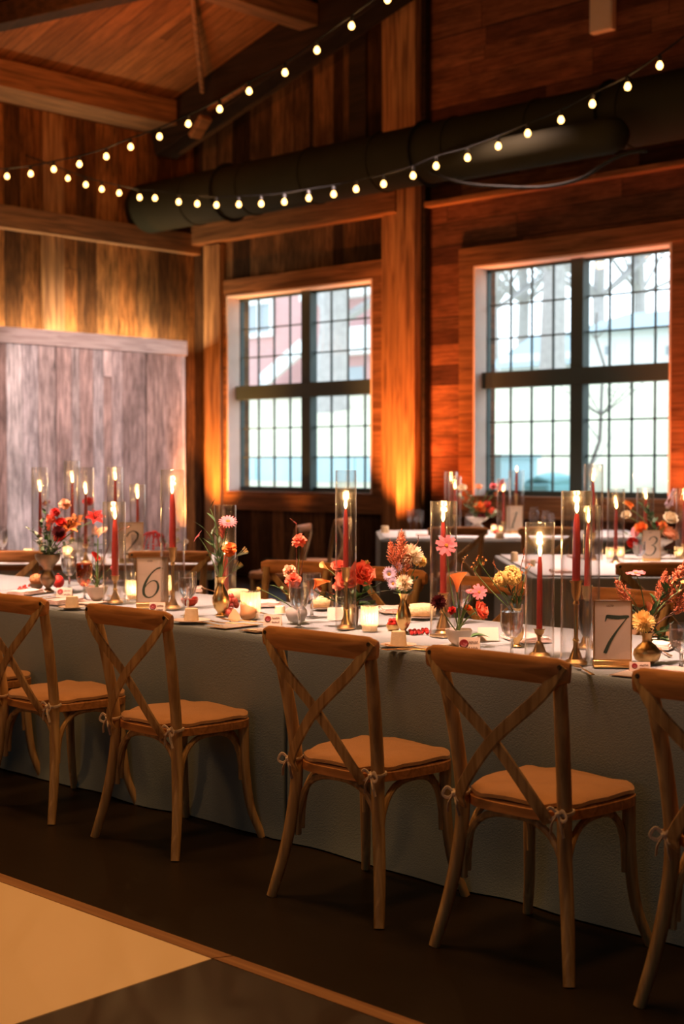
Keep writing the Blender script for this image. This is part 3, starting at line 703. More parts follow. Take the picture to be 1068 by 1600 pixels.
for nm, (a0, b0, a1, b1), lb in (('pale_top_sheet', (.36, 12.20, 2.72, 13.62), 'pale sheet standing for window glare on the number one table'),  # on tables one and three the pale sheet stands for window glare
                         ('pale_top_sheet', (1.11, 8.09, 2.31, 9.96), 'pale sheet standing for window glare on the number three table'),
                         ('pale_top_sheet', (-2.67, 9.08, -.83, 10.12), 'pale cloth spread over the back left table')):
    mb = MB(); zt = .7625 if 'back left' not in lb else .7555
    for i in range(13):
        for j in range(13):
            p = MU @ V((a0+(a1-a0)*i/12, b0+(b1-b0)*j/12, zt + .0012*math.sin(i*2.1+j*1.7))); mb.v.append(p)
    for i in range(12):
        for j in range(12): a = i*13+j; mb.f.append((a, a+13, a+14, a+1))
    o = new(nm, mb, M['runner']); s_ = o.modifiers.new('s', 'SOLIDIFY'); s_.thickness = .004; s_.offset = 1; tag(o, lb, 'tablecloth', 'pale cloths on the tables behind')

# ================================================================ STRING LIGHTS
A_ = [(669,-48),(605,0),(549,41),(495,79),(445,114),(389,143),(343,171),(294,194),(249,214),(204,230),(166,245),(124,257),(84,265),(48,272),(11,276),(-28,279)]
B_ = [(1085,62),(1030,103),(980,136),(925,163),(876,188),(824,209),(778,229),(730,247),(681,260),(645,275),(599,288),(556,296),(521,304),(482,310),(444,316),(408,319),(373,320),(338,321),(308,319),(279,316),(242,310),(218,309),(186,302),(159,296),(134,289),(106,279)]
R_ = random.Random(3)
for pts, Y, lb in ((A_, 8.5, 'string of round glowing bulbs, upper one sweeping from top centre down to the left'), (B_, 9.5, 'string of round glowing bulbs, lower one sagging across from upper right')):
    P = [on_y(x, y, Y) for x, y in pts]; t = thing('string_light', lb, 'string lights', P[0]); o0 = P[0]
    up = V((0, 0, .085)); wire = [p + up for p in P]
    if Y > 9: wire.append(wire[-1] + V((-.75, -.05, .28)))
    part('cable', MB().sweep([w - o0 for w in spline(wire, 4)], .007, n=6), M['black'], t)
    for i, p in enumerate(P):
        q = p - o0; tilt = R_.uniform(-.25, .25)
        b = part('bulb', MB().lathe([(.001,-.026),(.012,-.024),(.021,-.015),(.026,-.002),(.024,.011),(.016,.025),(.011,.034)], q, 14), M['bulb'], t)
        if i % 4 == 2: light('POINT', 'bulb_light', (p.x, p.y, p.z-.05), 9, (1.0, .50, .17), shadow_soft_size=.05)
        part('socket', MB().lathe([(.013,.032),(.015,.036),(.016,.07),(.008,.08),(.006,.092)], q, 10), M['socket'], b)

# ================================================================ CANDLES
def pv(p, t): return p
ROOTS = []
def station(x, yb, yt, wpx, yf, yc, place, z=.7625, hold='round', glass=True, power=1.1, crw=10.5, grp='taper candles on the long table', hx=None):
    """one candle place: brass holder, red taper with its flame, tall glass cylinder"""
    b = on_z(x, yb, z); m = ppm(b); b.z = z
    ztop = z_at(b, yt) if yt else None; zf = z_at(b, yf); zc = z_at(b, yc); hz = zc - z
    t = thing('candlestick', 'brass candlestick ' + place, 'candlestick', b, 0, 'brass candlesticks')
    r = .036 if hold != 'small' else .028
    H = hz
    mb = MB(); 
    if hold == 'square':
        mb.box((-.036,-.036,0), (.036,.036,.008)).lathe([(.030,.008),(.030,.014),(.022,.022),(.026,.03),(.012,H*.45),(.008,H*.5),(.016,H*.55),(.009,H*.62),(.008,H*.7)], n=20)
    else:
        mb.lathe([(.001,0),(r,0),(r,.006),(r*.82,.012),(r*.62,.016),(r*.5,.028),(r*.26,.05),(.008,min(.07,H*.45)),(.011,min(.076,H*.5)),(.0065,min(.085,H*.55)),(.0065,H*.72)], n=24)
    part('stand', mb, M['brass'], t)
    part('cup', MB().lathe([(.0065,H*.7),(.011,H*.72),(.007,H*.76),(.012,H*.8),(.016,H*.86),(.0165,H*.96),(.021,H*.985),(.021,H),(.012,H),(.0115,H-.02),(.001,H-.02)], n=20), M['brass'], t)
    L = zf - zc
    t = thing('taper_candle', 'lit dark red taper candle ' + place, 'candle', (b.x, b.y, zc - .018), 0, grp)
    rc = crw/m/2; ln = .006 * R_.uniform(-1, 1)
    part('wax', MB().sweep([(ln*s_*s_, 0, (L+.018)*s_) for s_ in [i/8 for i in range(9)]], [rc]*4+[rc*.97, rc*.93, rc*.88, rc*.8, rc*.5], n=14), M['wax'], t)
    part('wick', MB().sweep([(ln,0,L+.016),(ln+.001,0,L+.03)], .0012, n=5), M['wick'], t)
    part('flame', MB().lathe([(.001,0),(.0045,.006),(.0068,.015),(.0062,.024),(.004,.036),(.0018,.047),(.0003,.056)], (ln, 0, L+.020), 12), M['flame'], t)
    if power: light('POINT', 'candle_light', (b.x+ln, b.y, zf+.045), power, (1.0, .50, .17), shadow_soft_size=.012)
    if glass:
        R = wpx/m/2; c = on_z(hx or x, yb, z); c = V((b.x, b.y, z)) + (CR * ((hx - x)/m) if hx else V((0,0,0)))
        zb = ztop - z; g = new('glass_cylinder', MB().lathe([(R-.0025,.002),(R,.0),(R,zb*.5),(R,zb-.002),(R-.001,zb),(R-.003,zb-.001),(R-.003,zb*.5),(R-.003,.003)], n=40), M['glass'])
        g.location = c; tag(g, 'clear glass cylinder over the candle ' + place, 'glass cylinder', 'glass cylinders over the candles')
Z = .7625
station(180, 942, 784, 36, 812, 899, 'just left of the number six card', hx=179)
station(270, 951, 734, 38, 772, 855, 'just right of the number six card')
station(352, 934, 789, 34, 868, 922, 'behind the slim vase with the pink gerbera', power=.5)
station(540, 982, 735, 33, 796, 886, 'in the middle of the long table', crw=8.5)
station(692, 994, 783, 42, 816, 926, 'behind the dark burgundy dahlia', hold='square')
station(842, 1026, 816, 46, 870, 982, 'left of the tallest near candle', crw=9.5)
station(899, 1037, 767, 48, 803, 907, 'tallest, just left of the number seven card', crw=13)
station(916, 1012, 790, 40, 818, 915, 'right behind the tallest near candle', power=.6, crw=9)
GBC = 'taper candles on the tables behind'; ZL = .7595
bk = [(63, 876, 730, 26, 768, 845, 'leftmost on the back left table'), (113, 872, 720, 25, 754, 840, 'behind the orange lilies, back left'),
      (134, 879, 730, 27, 772, 850, 'right of the orange lilies, back left'), (180, 872, 730, 25, 750, 835, 'rising behind the low candle beside number six'),
      (215, 874, 757, 25, 779, 840, 'behind the number two card')]
for x, yb, yt, w, yf, yc, pl in bk: station(x, yb, yt, w, yf, yc, pl, z=ZL, grp=GBC, power=.9, crw=5.5)
for x, yb, yt, w, yf, yc, pl in [(926, 876, 725, 30, 752, 832, 'tallest on the number three table'), (961, 880, 764, 27, 795, 858, 'second from left on the number three table'),
      (1007, 866, 762, 27, 780, 838, 'behind the number three card'), (1068, 874, 763, 27, 782, 850, 'at the right edge of the number three table')]:
    station(x, yb, yt, w, yf, yc, pl, grp=GBC, power=.9, crw=6)
for x, yb, yt, w, yf, yc, pl, gl in [(704, 829, 737, 20, 752, 800, 'taller of the pair left of the number one flowers', 1), (710, 832, 745, 20, 764, 805, 'shorter of the pair left of the number one flowers', 1),
      (786, 834, 748, 21, 768, 815, 'left of the number one card', 1), (806, 825, 735, 24, 737, 772, 'behind the number one card', 1)]:
    station(x, yb, yt, w, yf, yc, pl, grp=GBC, power=.9, crw=5)

# votives
def votive(x, yb, w, h, place, z=Z, g='ribbed glass votives', power=.5):
    b = on_z(x, yb, z); m = ppm(b); R = w/m/2; H = h/m
    t = thing('votive_candle', 'glowing ribbed glass votive ' + place, 'votive', b, 0, g)
    part('glass_cup', MB().lathe([(R*.82,0),(R*.86,.002),(R*.9,H*.2),(R,H*.24),(R,H*.97),(R*.98,H),(R*.93,H*.97),(R*.93,H*.26),(R*.8,H*.2)], n=72, rib=.03, nr=18), M['votive'], t)
    part('wax', MB().lathe([(.001,.002),(R*.78,.002),(R*.8,H*.3),(R*.6,H*.33),(.001,H*.32)], n=20), M['tea'], t)
    part('flame', MB().lathe([(.001,0),(.004,.006),(.0055,.012),(.002,.026),(.0003,.032)], (0,0,H*.34), 10), M['flame'], t)
    light('POINT', 'votive_light', (b.x, b.y, z+H*.62), power, (1.0, .55, .2), shadow_soft_size=.012)
M['tea'] = pbr('cream_wax', (.85,.68,.42), .5)
votive(391, 966, 31, 42, 'right of the halved pear'); votive(577, 986, 27, 40, 'right of the middle candle')
votive(208, 936, 20, 30, 'peeping out left of the number six card'); votive(261, 930, 22, 32, 'peeping out right of the number six card')
votive(45, 875, 16, 18, 'leftmost on the back left table', ZL, power=.3); votive(106, 872, 15, 20, 'under the orange lilies, back left', ZL, power=.3); votive(225, 876, 14, 16, 'right of the number two card', ZL, power=.3)
votive(952, 874, 12, 19, 'left of the second candle on the number three table', power=.3); votive(969, 872, 12, 18, 'right of the second candle on the number three table', power=.3); votive(1060, 872, 14, 18, 'right of the number three card', power=.3)
votive(771, 832, 8, 12, 'left of the number one card, left one', power=.2); votive(783, 833, 8, 12, 'left of the number one card, right one', power=.2)

# ================================================================ GLASSES
def goblet(x, yb, yt, w, place, z=Z, water=True, g='stemmed water goblets', mat='glass', name='water_goblet', kind='stemmed goblet of water'):
    b = on_z(x, yb, z); m = ppm(b); R = w/m/2; H = z_at(b, yt) - z; s = H*.36
    t = thing(name, kind + ' ' + place, 'glass', b, 0, g)
    part('bowl', MB().lathe([(.004,s),(R*.45,s+H*.03),(R*.85,s+H*.14),(R*1.02,s+H*.30),(R,H*.99),(R*.985,H),(R*.965,H*.99),(R*.985,s+H*.30),(R*.82,s+H*.145),(R*.42,s+H*.04),(.001,s+H*.03)], n=32), M[mat], t)
    part('stem', MB().lathe([(R*.78,0),(R*.78,.0015),(R*.3,.005),(.006,.012),(.0045,s*.5),(.0065,s*.8),(.0045,s)], n=20), M['solid_glass'], t)
    if water: part('water', MB().lathe([(.001,s+H*.034),(R*.41,s+H*.044),(R*.81,s+H*.15),(R*.97,s+H*.305),(R*.955,H*.86),(.001,H*.86)], n=28), M['water'], t)
M['solid_glass'] = (lambda N: N.surf(N.n('ShaderNodeBsdfGlass', {0: (1,1,1,1), 1: 0.0, 2: 1.45})))(NT('solid_glass'))
goblet(293, 962, 893, 29, 'in front of the pomegranate half'); goblet(467, 981, 908, 31, 'beside the grey pebble bowl'); goblet(487, 964, 895, 28, 'behind the grey pebble bowl')
goblet(799, 1028, 944, 36, 'right of the wax-sealed card with script'); goblet(1063, 1046, 974, 36, 'at the right edge beside the bronze pot'); goblet(917, 1030, 938, 30, 'just behind the number seven card', water=True)
goblet(108, 922, 864, 24, 'left, behind the folded place card'); goblet(720, 972, 915, 30, 'behind the red calla lily'); goblet(205, 932, 872, 18, 'behind the number six card', water=False)
goblet(152, 914, 858, 16, 'far side behind the white bowl', water=False); goblet(362, 918, 866, 18, 'far side behind the slim gold vase', water=False)
goblet(132, 938, 880, 26, 'with a faceted bowl left of the white bowl', mat='amber', name='coupe_glass', kind='amber pink coupe glass', g='coupe glass', water=False)
GG = 'glasses on the tables behind'
goblet(80, 872, 816, 19, 'left on the back left table', ZL, g=GG); goblet(4, 875, 822, 16, 'cut off at the left edge', ZL, g=GG); goblet(213, 880, 835, 16, 'before the number two card', ZL, g=GG)
goblet(998, 884, 846, 19, 'before the number three card', g=GG, water=True)
for x, pl in ((640, 'leftmost of three on the number one table'), (650, 'middle of three on the number one table'), (658, 'rightmost of three on the number one table')): goblet(x, 828, 797, 8, pl, g=GG, water=False, name='flute_glass', kind='small stemmed glass')
def jar(x, yb, yt, w, pl):
    b = on_z(x, yb, Z); m = ppm(b); R = w/m/2; H = z_at(b, yt)-Z
    t = thing('glass_jar', 'clear glass jar of water ' + pl, 'jar', b, 0, 'glass jars on the number one table')
    part('jar_body', MB().lathe([(R*.8,0),(R,.01),(R,H*.72),(R*.8,H*.84),(R*.8,H),(R*.76,H),(R*.76,H*.84),(R*.95,H*.72),(R*.95,.012),(.001,.01)], n=24), M['glass'], t)
    part('water', MB().lathe([(.001,.012),(R*.94,.013),(R*.94,H*.6),(.001,H*.6)], n=20), M['water'], t)
for x, yb, yt, w, pl in [(731, 828, 802, 11, 'left of the pair before the coral flowers'), (742, 829, 802, 11, 'right of the pair before the coral flowers'), (834, 826, 792, 16, 'tallest right of the number one card'),
                         (852, 828, 798, 14, 'middle one right of the number one card'), (862, 830, 801, 9, 'smallest right of the number one card')]: jar(x, yb, yt, w, pl)

# ================================================================ NUMBER CARDS
DIG = {  # strokes: points (x,y,width) in a box 1 wide and 1.6 high
 '6': [[(.95,1.52,.05),(.80,1.58,.10),(.58,1.50,.07),(.36,1.26,.08),(.18,.90,.12),(.10,.52,.14),(.16,.20,.13),(.38,.03,.07),(.62,.08,.06),(.80,.30,.11),(.84,.58,.13),(.72,.84,.09),(.50,.90,.05),(.28,.76,.04),(.16,.56,.04)]],
 '7': [[(.12,1.30,.03),(.16,1.52,.10),(.22,1.50,.15),(.60,1.47,.16),(.98,1.50,.12),(1.0,1.48,.05)], [(1.0,1.50,.04),(.86,1.28,.05),(.62,.86,.09),(.44,.46,.13),(.34,.10,.15),(.32,.02,.14)]],
 '3': [[(.22,1.30,.10),(.34,1.50,.06),(.58,1.58,.06),(.84,1.42,.12),(.84,1.14,.12),(.64,.92,.05),(.46,.86,.03)], [(.48,.87,.03),(.72,.80,.06),(.88,.56,.13),(.80,.22,.13),(.54,.02,.06),(.24,.04,.05),(.06,.16,.10)]],
 '2': [[(.14,1.20,.10),(.26,1.46,.08),(.54,1.58,.06),(.84,1.40,.13),(.84,1.08,.13),(.60,.64,.09),(.20,.12,.04),(.08,.04,.03)], [(.08,.06,.10),(.4,.08,.13),(.8,.05,.12),(.98,.26,.04)]],
 '1': [[(.30,1.30,.03),(.46,1.42,.04),(.60,1.56,.04)], [(.62,1.56,.10),(.54,1.0,.14),(.46,.5,.14),(.42,.06,.13)], [(.22,.03,.05),(.42,.04,.06),(.64,.04,.05)]]}
def digit_mesh(d, h, cx, cz, y, shear=.16):
    s = h/1.6; mb = MB()
    for stroke in DIG[d]:
        pts = spline([(x, 0, z) for x, z, w in stroke], 7); n = len(pts); ws = []
        for i in range(n):
            f = i/(n-1)*(len(stroke)-1); a = min(int(f), len(stroke)-2); ws.append(stroke[a][2]*(1-(f-a)) + stroke[a+1][2]*(f-a))
        L = []
        for i in range(n):
            t = pts[min(i+1,n-1)] - pts[max(i-1,0)]; t.normalize(); nn = V((-t.z, 0, t.x))
            for sg in (-1, 1):
                q = pts[i] + nn*(sg*ws[i]*.5); L.append(V((cx + ((q.x-.5) + shear*(q.z-.8))*s, y, cz + (q.z-.8)*s)))
        b = len(mb.v); mb.v += L
        for i in range(n-1): mb.f.append((b+2*i, b+2*i+1, b+2*i+3, b+2*i+2))
    return mb
def text_mb(body, h, cx, cz, y, shear=.3):
    cu = bpy.data.curves.new('txt', 'FONT'); cu.body = body; cu.size = h; cu.align_x = 'CENTER'; cu.shear = shear
    o = bpy.data.objects.new('txt', cu); COL.objects.link(o); dg = bpy.context.evaluated_depsgraph_get()
    me = bpy.data.meshes.new_from_object(o.evaluated_get(dg)); mb = MB()
    mb.v = [V((cx+p.co.x, y, cz+p.co.y)) for p in me.vertices]; mb.f = [tuple(f.vertices) for f in me.polygons]
    bpy.data.objects.remove(o); return mb
def sign(x, yb, yt, w, d, label, z=Z, rz=None, framed=True):
    b = on_z(x, yb, z); m = ppm(b); Wd = w/m/2; H = z_at(b, yt)-z
    t = thing('table_number', label, 'table number', b, YAW if rz is None else rz, 'numbered cards in gold frames')
    e = .0035; bz = H*.10
    if framed:
        part('frame_base', MB().box((-Wd, -.022, 0), (Wd, .022, .006)).box((-Wd, -.012, .006), (Wd, .012, bz)), M['brass'], t, bev=.001)
        part('frame', MB().box((-Wd,-.004,bz),(-Wd+e,.004,H)).box((Wd-e,-.004,bz),(Wd,.004,H)).box((-Wd,-.004,H-e),(Wd,.004,H)).box((-Wd,-.004,bz),(Wd,.004,bz+e)), M['brass'], t)
        part('glass', MB().box((-Wd+e,-.0035,bz+e),(Wd-e,-.0025,H-e)), thin_glass('sign_glass', edge=.4, base=.04), t)
    else: bz = 0
    c = part('card', MB().box((-Wd+e,-.001,bz+(e if framed else 0)),(Wd-e,.001,H-e)), M['card'], t)
    hh = (H-bz)*.66; cz = bz + (H-bz)*.44
    part('numeral', digit_mesh(d, hh, 0, cz, -.0016), M['ink'], c, smooth=False)
    part('caption', text_mb('table', H*.055, -Wd*.15, H*.905, -.0016), M['pen'], c, smooth=False)
sign(238, 950, 870, 50, '6', 'gold framed cream card with a green number six', rz=YAW+.12)
sign(956, 1042, 938, 60, '7', 'gold framed cream card with a green number seven', rz=YAW-.05)
sign(1017, 878, 828, 28, '3', 'cream card with a green number three on the table behind')
sign(803, 834, 790, 26, '1', 'cream card with a green number one on the farthest table')
sign(205, 880, 816, 38, '2', 'cream card with a green number two on the back left table', z=ZL)

# place cards with wax seals
def place_card(x, yb, w, h, label, rz=0, seal=True, z=Z):
    b = on_table(on_z(x, yb, z), .03); m = ppm(b); Wd = w/m/2; H = h/m*1.06
    t = thing('place_card', label, 'place card', b, YAW + rz, 'tented cream place cards'); k_ = .45*H
    part('paper', MB().add([(-Wd,-k_,0),(Wd,-k_,0),(Wd,0,H),(-Wd,0,H),(Wd,k_,0),(-Wd,k_,0),(-Wd,-k_+.002,0),(Wd,-k_+.002,0),(Wd,.0,H-.003),(-Wd,0,H-.003),(Wd,k_-.002,0),(-Wd,k_-.002,0)],
         [(0,1,2,3),(3,2,4,5),(6,9,8,7),(9,11,10,8),(0,3,9,6),(3,5,11,9),(1,7,8,2),(2,8,10,4)]), M['card'], t, smooth=False)
    if not seal: return
    al = math.atan2(H, k_); Mx = Matrix.Translation((0,-k_,0)) @ Matrix.Rotation(al, 4, 'X')
    L = math.hypot(H, k_)
    part('wax_seal', MB().lathe([(.001,.003),(.006,.0028),(.0085,.0035),(.010,.002),(.011,.0003)], n=18, M=Mx @ Matrix.Translation((-Wd*.52, L*.62, 0)) @ Matrix.Scale(L/.042, 4)), M['seal'], t)
    ink = MB(); R = random.Random(int(x))
    for ln in (.66, .32):
        pts = []; n = 16
        for i in range(n+1): pts.append(Mx @ V((Wd*(-.05 + .85*i/n), L*(ln + (.10 if i % 2 else -.06)*R.uniform(.5,1.4)), .0012)))
        ink.sweep(spline(pts, 3), .0006, .0003, n=4)
    part('script', ink, M['pen'], t)
place_card(101, 934, 24, 15, 'sealed place card behind the leftmost roll'); place_card(246, 959, 25, 17, 'sealed place card in front of the number six card', -.1)
place_card(426, 978, 28, 17, 'sealed place card beside the grey pebble bowl', -.1); place_card(733, 1021, 33, 24, 'sealed place card in front of the white pebble bowl with red flowers', -.1)
place_card(999, 1050, 32, 15, 'sealed place card below the bronze pot', -.1)
place_card(525, 968, 28, 18, 'plain back of a place card beside the dark vase', PI, False); place_card(762, 1000, 32, 19, 'plain back of a place card behind the green leaf', PI, False)
place_card(937, 1022, 12, 18, 'plain back of a place card showing right of number seven', PI, False)

# menus, napkins, plates, cakes, cutlery
def flat(name, x, yb, w, l, rz, mat, label, cat, g, th=.0015, z=Z, edge=None):
    b = on_table(on_z(x, yb, z), .115); t = thing(name, label, cat, b, rz, g)
    if edge: part('backing', MB().box((-w/2,-l/2,0),(w/2,l/2,th)), M[edge], t); part('menu_sheet', MB().box((-w/2+.006,-l/2+.006,th),(w/2-.006,l/2-.006,th+.001)), M[mat], t)
    else: part('sheet', MB().box((-w/2,-l/2,0),(w/2,l/2,th)), M[mat], t)
GM = 'menu cards at the place settings'
for x, y, rz, pl in [(935, 1064, .12, 'before the number seven card'), (690, 1012, .0, 'behind the chair below the burgundy dahlia'), (415, 984, -.1, 'left of the middle chair'), (150, 941, .1, 'before the white bowl'), (300, 985, .0, 'right of the number six place')]:
    flat('menu_card', x, y, .11, .20, rz, 'card', 'cream menu card on a brown backing ' + pl, 'menu', GM, edge='kraft')
def napkin(x, y, rz, pl, z=Z, s=1, g='folded blush napkins'):
    b = on_table(on_z(x, y, z), .115); t = thing('napkin', 'folded blush napkin ' + pl, 'napkin', b, rz, g)
    for i in range(3):
        mb = MB(); nx, ny = 8, 10; W_ = (.11-.008*i)*s; L_ = (.20-.012*i)*s; z0 = .001+.006*i
        for k_ in range(2):
            for a in range(nx+1):
                for c in range(ny+1):
                    u = a/nx-.5; w_ = c/ny-.5
                    mb.v.append(V((u*W_+.004*math.sin(c*.9+i), w_*L_, z0 + (.005 if k_ else 0) + (.0015*math.sin(a*1.2+i*2)*math.cos(c*.7) if k_ else 0))))
        N_ = (nx+1)*(ny+1)
        for a in range(nx):
            for c in range(ny):
                q = a*(ny+1)+c; mb.f.append((q, q+1, q+ny+2, q+ny+1)); mb.f.append((N_+q, N_+q+ny+1, N_+q+ny+2, N_+q+1))
        for a in range(nx):
            q = a*(ny+1); mb.f.append((q, q+ny+1, N_+q+ny+1, N_+q)); q += ny; mb.f.append((q, N_+q, N_+q+ny+1, q+ny+1))
        for c in range(ny):
            q = c; mb.f.append((q, N_+q, N_+q+1, q+1)); q = nx*(ny+1)+c; mb.f.append((q, q+1, N_+q+1, N_+q))
        part('fold', mb, M['napkin'], t)
for x, y, rz, pl in [(100, 942, .2, 'under the leftmost cutlery'), (612, 955, .9, 'behind the ribbed votive'), (640, 957, .7, 'behind the slim gold vase, right of the votive'), (415, 945, 1.0, 'across the table left of the carnations'),
                     (1030, 1010, .3, 'right of the bronze pot'), (300, 923, .8, 'behind the pomegranate half'), (965, 1073, .1, 'before the chair at the right edge'), (820, 1000, 1.1, 'behind the goblet and low candle'), (40, 928, .4, 'left of the urn of flowers')]:
    napkin(x, y, rz, pl)
for x, y, pl, z in [(660, 838, 'on the number one table', Z), (830, 880, 'left on the number three table', Z), (875, 895, 'front corner of the number three table', Z), (30, 878, 'left on the back left table', ZL), (290, 876, 'right end of the back left table', ZL), (900, 872, 'centre left of the number three table', Z)]:
    napkin(x, y, YAW, pl, z, 1.0, 'napkins on the tables behind')
def plate_cake(x, yb, w, pl, cw, chh, z=Z, loaf=False, plate=True, cy=None):
    b = on_z(x, yb, z); m = ppm(b); R = w/m/2; b = on_table(b, R + .005)
    if plate:
        o = new('bread_plate', MB().lathe([(.001,.001),(R*.6,.001),(R*.65,.0035),(R,.008),(R,.010),(R*.66,.006),(.001,.005)], n=36), M['plate']); o.location = b; tag(o, 'small pale plate ' + pl, 'plate', 'small plates')
    r = cw/m/2; h = chh/m; mb = MB(); zz = z + (.0065 if plate else .001)
    if loaf:
        mb.sweep([(-r,0,h*.48),(-r*.7,0,h*.5),(0,0,h*.52),(r*.7,0,h*.5),(r,0,h*.46)], [h*.6,h*.8,h*.8,h*.8,h*.6], [h*.44,h*.48,h*.5,h*.48,h*.44], n=16, sq=.6)
    else:
        mb.lathe([(.001,0),(r*1.02,0),(r,h*.1),(r*.9,h*.85),(r*.84,h),(r*.5,h*1.02),(.001,h*.98)], n=24, rib=.015, nr=5)
    o = new('loaf_cake' if loaf else 'round_cake', mb, M['bread'] if loaf else M['cheese']); o.location = (b.x, b.y, zz); o.rotation_euler = (0, 0, YAW)
    tag(o, ('golden slice of loaf cake ' if loaf else 'small round pale yellow cake ') + pl, 'cake', 'little cakes at the place settings')
plate_cake(112, 951, 42, 'at the left behind the sealed place card', 21, 17); plate_cake(287, 973, 60, 'in front of the water goblet by number six', 23, 19)
plate_cake(592, 1015, 58, 'behind the back rail of the middle chair', 26, 22); plate_cake(660, 966, 48, 'across the table right of the slim gold vase', 40, 21, loaf=True)
plate_cake(502, 952, 36, 'across the table left of the dark vase', 27, 18, loaf=True); plate_cake(372, 938, 30, 'behind the pear and votive', 30, 18, loaf=True, plate=False)
plate_cake(437, 958, 20, 'left of the grey pebble bowl', 17, 11, plate=False); plate_cake(1040, 938, 20, 'hidden', 10, 9, plate=False) if False else None
GC = 'cakes on the tables behind'
for x, yb, w, h, pl, z in [(601, 833, 13, 11, 'at the far left corner of the number one table', Z), (627, 841, 13, 11, 'at the front edge of the number one table', Z), (803, 878, 12, 15, 'at the left edge of the number three table', Z), (832, 886, 8, 11, 'second at the left edge of the number three table', Z),
                     (306, 876, 14, 11, 'at the right end of the back left table', ZL), (780, 842, 14, 10, 'in front of the number one card', Z), (158, 880, 14, 10, 'middle of the back left table', ZL)]:
    plate_cake(x, yb, w, pl, w, h, z, plate=False)
def cutlery(kind, x, y, rz, pl):
    b = on_table(on_z(x, y, Z), .03); t = thing(kind, 'gold ' + kind.replace('_', ' ') + ' ' + pl, 'cutlery', (b.x, b.y, Z+.002), rz, 'gold cutlery')
    hd = MB().sweep([(0,-.10,.001),(0,-.05,.003),(0,.02,.005),(0,.04,.003)], [.006,.005,.0028,.004], [.0018,.0015,.0015], n=8); part('handle', hd, M['brass'], t)
    h2 = MB()
    if 'fork' in kind:
        h2.sweep([(0,.035,.003),(0,.05,.004),(0,.065,.004)], [.004,.012,.0125], [.0012], n=8)
        for k_ in range(4): xx = -.0095+.0063*k_; h2.sweep([(xx,.062,.004),(xx,.085,.006),(xx,.105,.010)], [.0017,.0014,.0008], [.001], n=5)
        part('tines', h2, M['brass'], t)
    elif 'knife' in kind:
        h2.sweep([(0,.035,.003),(.002,.06,.004),(.003,.10,.004),(0,.125,.003)], [.006,.009,.009,.002], [.0009], n=6); part('blade', h2, M['brass'], t)
    else:
        h2.sweep([(0,.04,.003),(0,.055,.001),(0,.075,0),(0,.095,.003)], [.004,.014,.018,.006], [.001,.002,.002,.001], n=10); part('spoon_bowl', h2, M['brass'], t)
for kind, x, y, rz, pl in [('table_fork', 380, 972, 1.9, 'in front of the halved pear, nearer the votive'), ('table_fork', 366, 976, 2.0, 'in front of the halved pear, nearer the chair'), ('table_knife', 322, 976, 1.5, 'on the right of the cake by number six'), ('table_fork', 418, 962, 1.3, 'pointing at the grey pebble bowl'),
        ('table_knife', 412, 990, 1.6, 'at the table edge left of the middle chair'), ('table_fork', 648, 1012, 2.3, 'left of the wax-sealed card with script'), ('table_knife', 635, 1021, 2.2, 'left of the chair before number seven'), ('table_spoon', 622, 1018, 2.4, 'right of the cake behind the middle chair'),
        ('table_fork', 900, 1050, .9, 'left of the number seven place'), ('table_fork', 72, 934, .3, 'left one on the napkin at far left'), ('table_knife', 80, 936, .3, 'right one on the napkin at far left'), ('table_fork', 325, 923, 1.2, 'on the napkin behind the goblet'), ('table_fork', 185, 936, 1.4, 'beside the candlestick left of number six'),
        ('table_knife', 625, 962, 1.6, 'on the napkin behind the votive'), ('table_knife', 1035, 1020, .8, 'right of the bronze pot'), ('table_fork', 1008, 884, 1.3, 'on the number three table, cut by the chair rail')]:
    cutlery(kind, x, y, rz, pl)

# ================================================================ VASES AND BOWLS
def lathe_thing(name, x, yb, yt, w, prof, mat, label, cat, z=Z, n=32, g=None, loc=None, H=None):
    b = on_z(x, yb, z); m = ppm(b); R = w/m/2; H = z_at(b, yt) - z
    o = new(name, MB().lathe([(max(r_*R, .0005), h_*H) for r_, h_ in prof], n=n), mat); o.location = b
    tag(o, label, cat, g); return b, H
BUD = [(0,0),(.62,0),(.64,.02),(.50,.045),(.36,.07),(.42,.10),(.80,.20),(1,.34),(.98,.46),(.74,.62),(.46,.75),(.40,.84),(.50,.93),(.72,1),(.68,1),(.44,.92),(.36,.84),(.3,.6),(0,.4)]
URN = [(0,0),(.48,0),(.48,.03),(.30,.06),(.18,.11),(.20,.13),(.44,.20),(.62,.32),(.60,.42),(.42,.52),(.34,.58),(.38,.64),(.62,.74),(.92,.86),(1,.95),(1,1),(.94,1),(.85,.9),(.4,.7),(0,.6)]
POT = [(0,0),(.42,0),(.50,.03),(.86,.14),(1,.30),(.94,.44),(.62,.60),(.38,.68),(.34,.74),(.36,.86),(.50,.98),(.52,1),(.48,1),(.30,.85),(0,.6)]
BWL = [(0,0),(.30,0),(.36,.03),(.72,.35),(.94,.75),(1,1),(.95,1),(.86,.7),(.6,.35),(0,.2)]
CYL = [(0,0),(.75,0),(.85,.05),(1,.4),(1,.75),(.8,.95),(.85,1),(.78,1),(.9,.7),(0,.3)]
v_urn, H_urn = lathe_thing('footed_urn', 75, 925, 866, 40, URN, M['bronze'], 'dark bronze footed urn of flowers at the left end', 'vase')
v_bud, H_bud = lathe_thing('bud_vase', 345, 962, 901, 27, BUD, M['brass'], 'slim gold vase behind the halved pear, holding the pink gerbera', 'vase', g='gold bud vases')
v_mid, H_mid = lathe_thing('bud_vase', 630, 989, 927, 24, BUD, M['brass'], 'slim gold vase right of the berry dish, holding yellow chrysanthemums', 'vase', g='gold bud vases')
